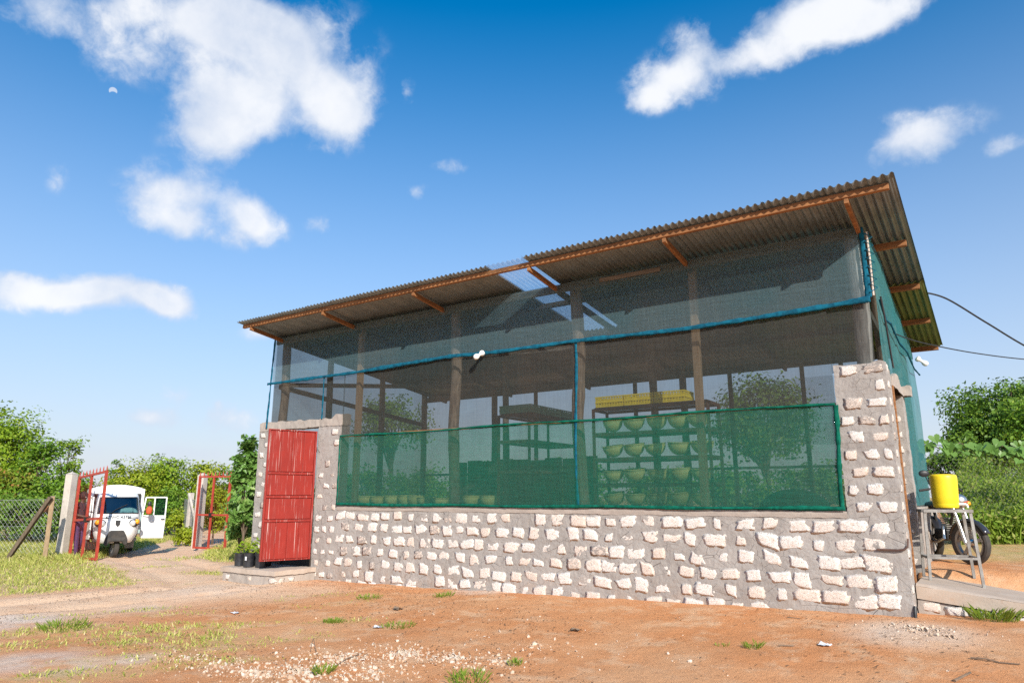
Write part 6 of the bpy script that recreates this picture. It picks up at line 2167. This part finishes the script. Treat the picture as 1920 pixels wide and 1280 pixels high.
# ------------------------------------------------------------------ right side: table, yellow container, motorcycle
def build_right_side():
    zt = 1.44
    c = Vector((-0.63, 10.62, 0))
    ax = Vector((0.97, 0.24, 0)).normalized()
    ay = Vector((-0.24, 0.97, 0)).normalized()
    t = thing('steel_table', (c.x, c.y, 0.55), 'bare steel stand with open square frame holding the yellow container', 'table')
    hx, hy = 0.262, 0.20
    K = lambda i, j, z, sp=1.0: Vector((c.x, c.y, z)) + ax * (i * hx * sp) + ay * (j * hy * sp)
    def gz_(p):
        return 0.605 - 0.115 * (p.x + 0.955) if p.y < 10.8 else gz1(p.x, p.y)
    for i in (-1, 1):
        for j in (-1, 1):
            foot = K(i, j, 0, 1.06)
            foot.z = gz_(foot) - 0.005
            MB().bar(foot, K(i, j, zt - 0.035, 0.94), 0.032, 0.032, ax).build('leg', M['steel'], t)
    for (a, b) in (((-1, -1), (1, -1)), ((-1, 1), (1, 1)), ((-1, -1), (-1, 1)), ((1, -1), (1, 1))):
        MB().bar(K(a[0], a[1], zt - 0.018), K(b[0], b[1], zt - 0.018), 0.035, 0.035).build('top_rail', M['steel'], t)
        MB().bar(K(a[0], a[1], 0.86, 1.03), K(b[0], b[1], 0.86, 1.03), 0.026, 0.026).build('lower_rail', M['steel'], t)
    for k in (-0.5, 0, 0.5):
        MB().bar(K(-1, k, zt - 0.010), K(1, k, zt - 0.010), 0.03, 0.018).build('slat', M['steel'], t)
    # container
    b0 = K(0.12, 0, zt + 0.004)
    t = thing('water_container', tuple(b0), 'yellow plastic water container with a tap standing on the steel stand', 'container')
    prof = [(q[0] * 0.9, q[1]) for q in [(0.12, 0.0), (0.150, 0.004), (0.158, 0.02), (0.1605, 0.05), (0.1600, 0.053), (0.1612, 0.056), (0.165, 0.14), (0.1685, 0.25), (0.1705, 0.34), (0.170, 0.385), (0.164, 0.405), (0.148, 0.416), (0.10, 0.420), (0.0, 0.421)]]
    mb = MB().lathe(prof, (0, 0, 0), 48)
    rm = Euler((0, R(1), 0)).to_matrix()
    mb.v = [tuple(b0 + rm @ Vector(p) + Vector((0, 0, 0.012))) for p in mb.v]
    mb.build('drum', M['yellow'], t, smooth=True)
    tp = b0 + ax * 0.155 - ay * 0.03 + Vector((0, 0, 0.06))
    m = MB().tube([tp - ax * 0.02, tp + ax * 0.05, tp + ax * 0.07 + Vector((0, 0, -0.01)), tp + ax * 0.075 + Vector((0, 0, -0.045))], [0.016, 0.016, 0.014, 0.013], 10)
    tap = m.build('tap', M['white_plastic'], t, smooth=True)
    MB().bar(tp + ax * 0.04 + Vector((0, 0, 0.02)), tp + ax * 0.085 + Vector((0, 0, 0.035)), 0.02, 0.012).build('tap_handle', M['orange_cloth'], tap)

    # motorcycle: local +y forward
    heading = math.atan2(-0.36, -0.93)
    fw = at(1812, 1024, 9.7)
    yaw = math.atan2(-0.40, -0.92)     # angle of forward vector
    fvec = Vector((0.36, -0.93, 0)).normalized()
    rz = math.atan2(fvec.y, fvec.x) - math.pi / 2
    base = Vector((fw.x, fw.y, 0)) - fvec * 0.64
    z0 = gz1(fw.x, fw.y) - 0.005
    t = thing('motorcycle', (base.x, base.y, z0), 'dark motorcycle parked behind the steel stand with its front wheel turned', 'motorcycle', None, rz, True)
    r = 0.295
    st = Matrix.Rotation(R(28), 3, 'Z')
    piv = Vector((0, 0.50, 0))
    S = lambda p: piv + st @ (Vector(p) - piv)

    def mwheel(c, steer):
        f = st if steer else Matrix.Identity(3)
        pv = piv if steer else Vector((0, 0, 0))
        T = lambda p: pv + f @ (Vector(p) - pv)
        prof = [(0.225, -0.038), (0.262, -0.048), (0.285, -0.034), (r, 0), (0.285, 0.034), (0.262, 0.048), (0.225, 0.038), (0.225, -0.038)]
        a = MB().lathe(prof, c, 40, 'x', caps=False); a.v = [tuple(T(p)) for p in a.v]
        w = a.build('wheel', M['rubber'], t, smooth=True)
        a = MB().lathe([(0.195, -0.028), (0.227, -0.036), (0.227, 0.036), (0.195, 0.028), (0.195, -0.028)], c, 36, 'x', caps=False)
        cc = Vector(c)
        for k in range(5):
            an = 2 * math.pi * k / 5 + 0.3
            for off in (-0.16, 0.16):
                p0 = cc + Vector((0, math.cos(an + off) * 0.05, math.sin(an + off) * 0.05)); p1 = cc + Vector((0, math.cos(an + off * 0.4) * 0.205, math.sin(an + off * 0.4) * 0.205))
                a.bar(p0, p1, 0.022, 0.026, (1, 0, 0))
        a.v = [tuple(T(p)) for p in a.v]
        a.build('rim', M['alloy'], w, smooth=False)
        a = MB().lathe([(0.01, -0.06), (0.055, -0.05), (0.06, 0.0), (0.055, 0.05), (0.01, 0.06)], c, 20, 'x'); a.v = [tuple(T(p)) for p in a.v]
        a.build('hub', M['chrome'], w, smooth=True)
    mwheel((0, 0.64, r), True)
    mwheel((0, -0.62, r), False)
    for s in (-1, 1):
        MB().tube([S((s * 0.085, 0.64, r)), S((s * 0.085, 0.58, 0.52)), S((s * 0.085, 0.46, 0.92))], [0.026, 0.024, 0.018], 9).build('fork', M['chrome'], t, smooth=True)
    def fender(c, a0, a1, w, rr, steer, m):
        vs = []
        N = 18
        for k in range(N + 1):
            an = a0 + (a1 - a0) * k / N
            for x, dr in ((-w, -0.02), (-w * 0.7, 0.0), (0, 0.012), (w * 0.7, 0), (w, -0.02)):
                p = Vector((x, c[1] + math.cos(an) * (rr + dr), c[2] + math.sin(an) * (rr + dr)))
                vs.append(tuple(S(p) if steer else p))
        fs = [(k * 5 + i, k * 5 + i + 1, (k + 1) * 5 + i + 1, (k + 1) * 5 + i) for k in range(N) for i in range(4)]
        mb = MB(); mb.v, mb.f = vs, fs
        o = mb.build('mudguard', m, t, smooth=True)
        o.modifiers.new('solid', 'SOLIDIFY').thickness = 0.004
    fender((0, 0.64, r), R(25), R(175), 0.06, 0.325, True, M['paint_black'])
    fender((0, -0.62, r), R(10), R(150), 0.07, 0.33, False, M['paint_black'])
    MB().ball(S((0, 0.55, 0.86)), 0.10, 16, 10, (1, 0.8, 1)).build('headlight', M['chrome'], t, smooth=True)
    for s in (-1, 1):
        MB().ball(S((s * 0.17, 0.52, 0.83)), 0.035, 10, 8, (1.2, 1, 1)).build('indicator', M['amber'], t, smooth=True)
    MB().tube([S((-0.37, 0.26, 1.01)), S((-0.22, 0.34, 1.04)), S((-0.08, 0.43, 0.97)), S((0.08, 0.43, 0.97)), S((0.22, 0.34, 1.04)), S((0.37, 0.26, 1.01))], 0.013, 8).build('handlebar', M['black'], t, smooth=True)
    for s in (1,):
        MB().tube([S((s * 0.24, 0.34, 1.04)), S((s * 0.31, 0.36, 1.12)), S((s * 0.33, 0.34, 1.22))], 0.007, 6).build('mirror_stem', M['black'], t)
        MB().ball(S((s * 0.34, 0.33, 1.25)), 0.058, 14, 10, (1.25, 0.35, 0.85)).build('mirror', M['black'], t, smooth=True)
    for s in (-1, 1):
        MB().tube([S((s * 0.26, 0.31, 1.03)), S((s * 0.38, 0.25, 1.01))], 0.018, 8).build('grip', M['rubber'], t)
    MB().ball((0, 0.18, 0.80), 0.2, 18, 12, (0.68, 1.35, 0.62)).build('tank', M['paint_black'], t, smooth=True)
    MB().ball((0, -0.36, 0.80), 0.2, 16, 10, (0.65, 1.85, 0.32)).build('seat', M['black'], t, smooth=True)
    m = MB()
    for a, b in (((0, 0.45, 0.88), (0, 0.05, 0.40)), ((0, 0.05, 0.40), (0, -0.35, 0.40)), ((0, -0.35, 0.40), (0, -0.5, 0.72)), ((0, 0.42, 0.86), (0, -0.7, 0.74)), ((-0.06, -0.3, 0.38), (-0.06, -0.62, r)), ((0.06, -0.3, 0.38), (0.06, -0.62, r))):
        m.tube([a, b], 0.022, 7)
    m.build('frame', M['dark_metal'], t, smooth=True)
    e = MB().box((-0.12, -0.22, 0.30), (0.12, 0.16, 0.46)).build('engine', M['dark_metal'], t, bevel=0.02)
    for k in range(6):
        MB().box((-0.085, 0.0, 0.47 + 0.028 * k), (0.085, 0.17, 0.484 + 0.028 * k)).build('fin', M['alloy'], e)
    MB().tube([(0.10, 0.14, 0.50), (0.12, 0.2, 0.34), (0.13, -0.1, 0.27), (0.14, -0.4, 0.3), (0.15, -0.85, 0.38)], [0.018, 0.02, 0.022, 0.04, 0.04], 9).build('exhaust', M['chrome'], t, smooth=True)
    MB().tube([(-0.05, -0.05, 0.30), (-0.22, -0.02, 0.02)], 0.012, 6).build('side_stand', M['dark_metal'], t)


build_right_side()


# ------------------------------------------------------------------ nursery bags on the step
def build_bags():
    spots = [((-12.33, 8.68), 'leftmost'), ((-12.02, 8.66), 'front one with a pale tag'), ((-12.2, 8.95), 'behind the leftmost'), ((-11.92, 8.98), 'behind the tagged one'), ((-11.74, 8.72), 'rightmost, under the red door')]
    for k, ((x, y), w) in enumerate(spots):
        z = 0.285
        t = thing('seedling_bag', (x, y, z), 'black polythene nursery bag with seedling on the step, %s' % w, 'plant bag', 'black nursery bags on the step')
        h = 0.24 + 0.02 * ((k * 7) % 3)
        prof = [(0.085, 0.0), (0.095, 0.01), (0.10, h * 0.4), (0.096, h * 0.8), (0.10, h), (0.092, h + 0.004), (0.088, h - 0.03), (0.0, h - 0.03)]
        m = MB().lathe(prof, (x, y, z), 20)
        m.v = [(p[0] + 0.008 * noise.noise(Vector(p) * 17), p[1] + 0.008 * noise.noise(Vector(p) * 17 + Vector((3, 3, 3))), p[2]) for p in m.v]
        b = m.build('bag', M['polybag'], t, smooth=True)
        C = np.array([x, y, z + h + 0.10]) + nr.normal(size=(46, 3)) * np.array([0.06, 0.06, 0.07])
        C[:, 2] = np.maximum(C[:, 2], z + h)
        v, f = leaf_quads(C, 0.075, 0.6, 0.5)
        np_mesh('leaves', v, f, M['leaf_bright'], t)
        MB().tube([(x, y, z + h - 0.03), (x + 0.01, y, z + h + 0.14)], 0.005, 5).build('stem', M['bark'], t)
        if k == 1:
            MB().box((x + 0.02, y - 0.105, z + 0.13), (x + 0.07, y - 0.100, z + 0.20)).build('tag', M['litter'], t)


build_bags()
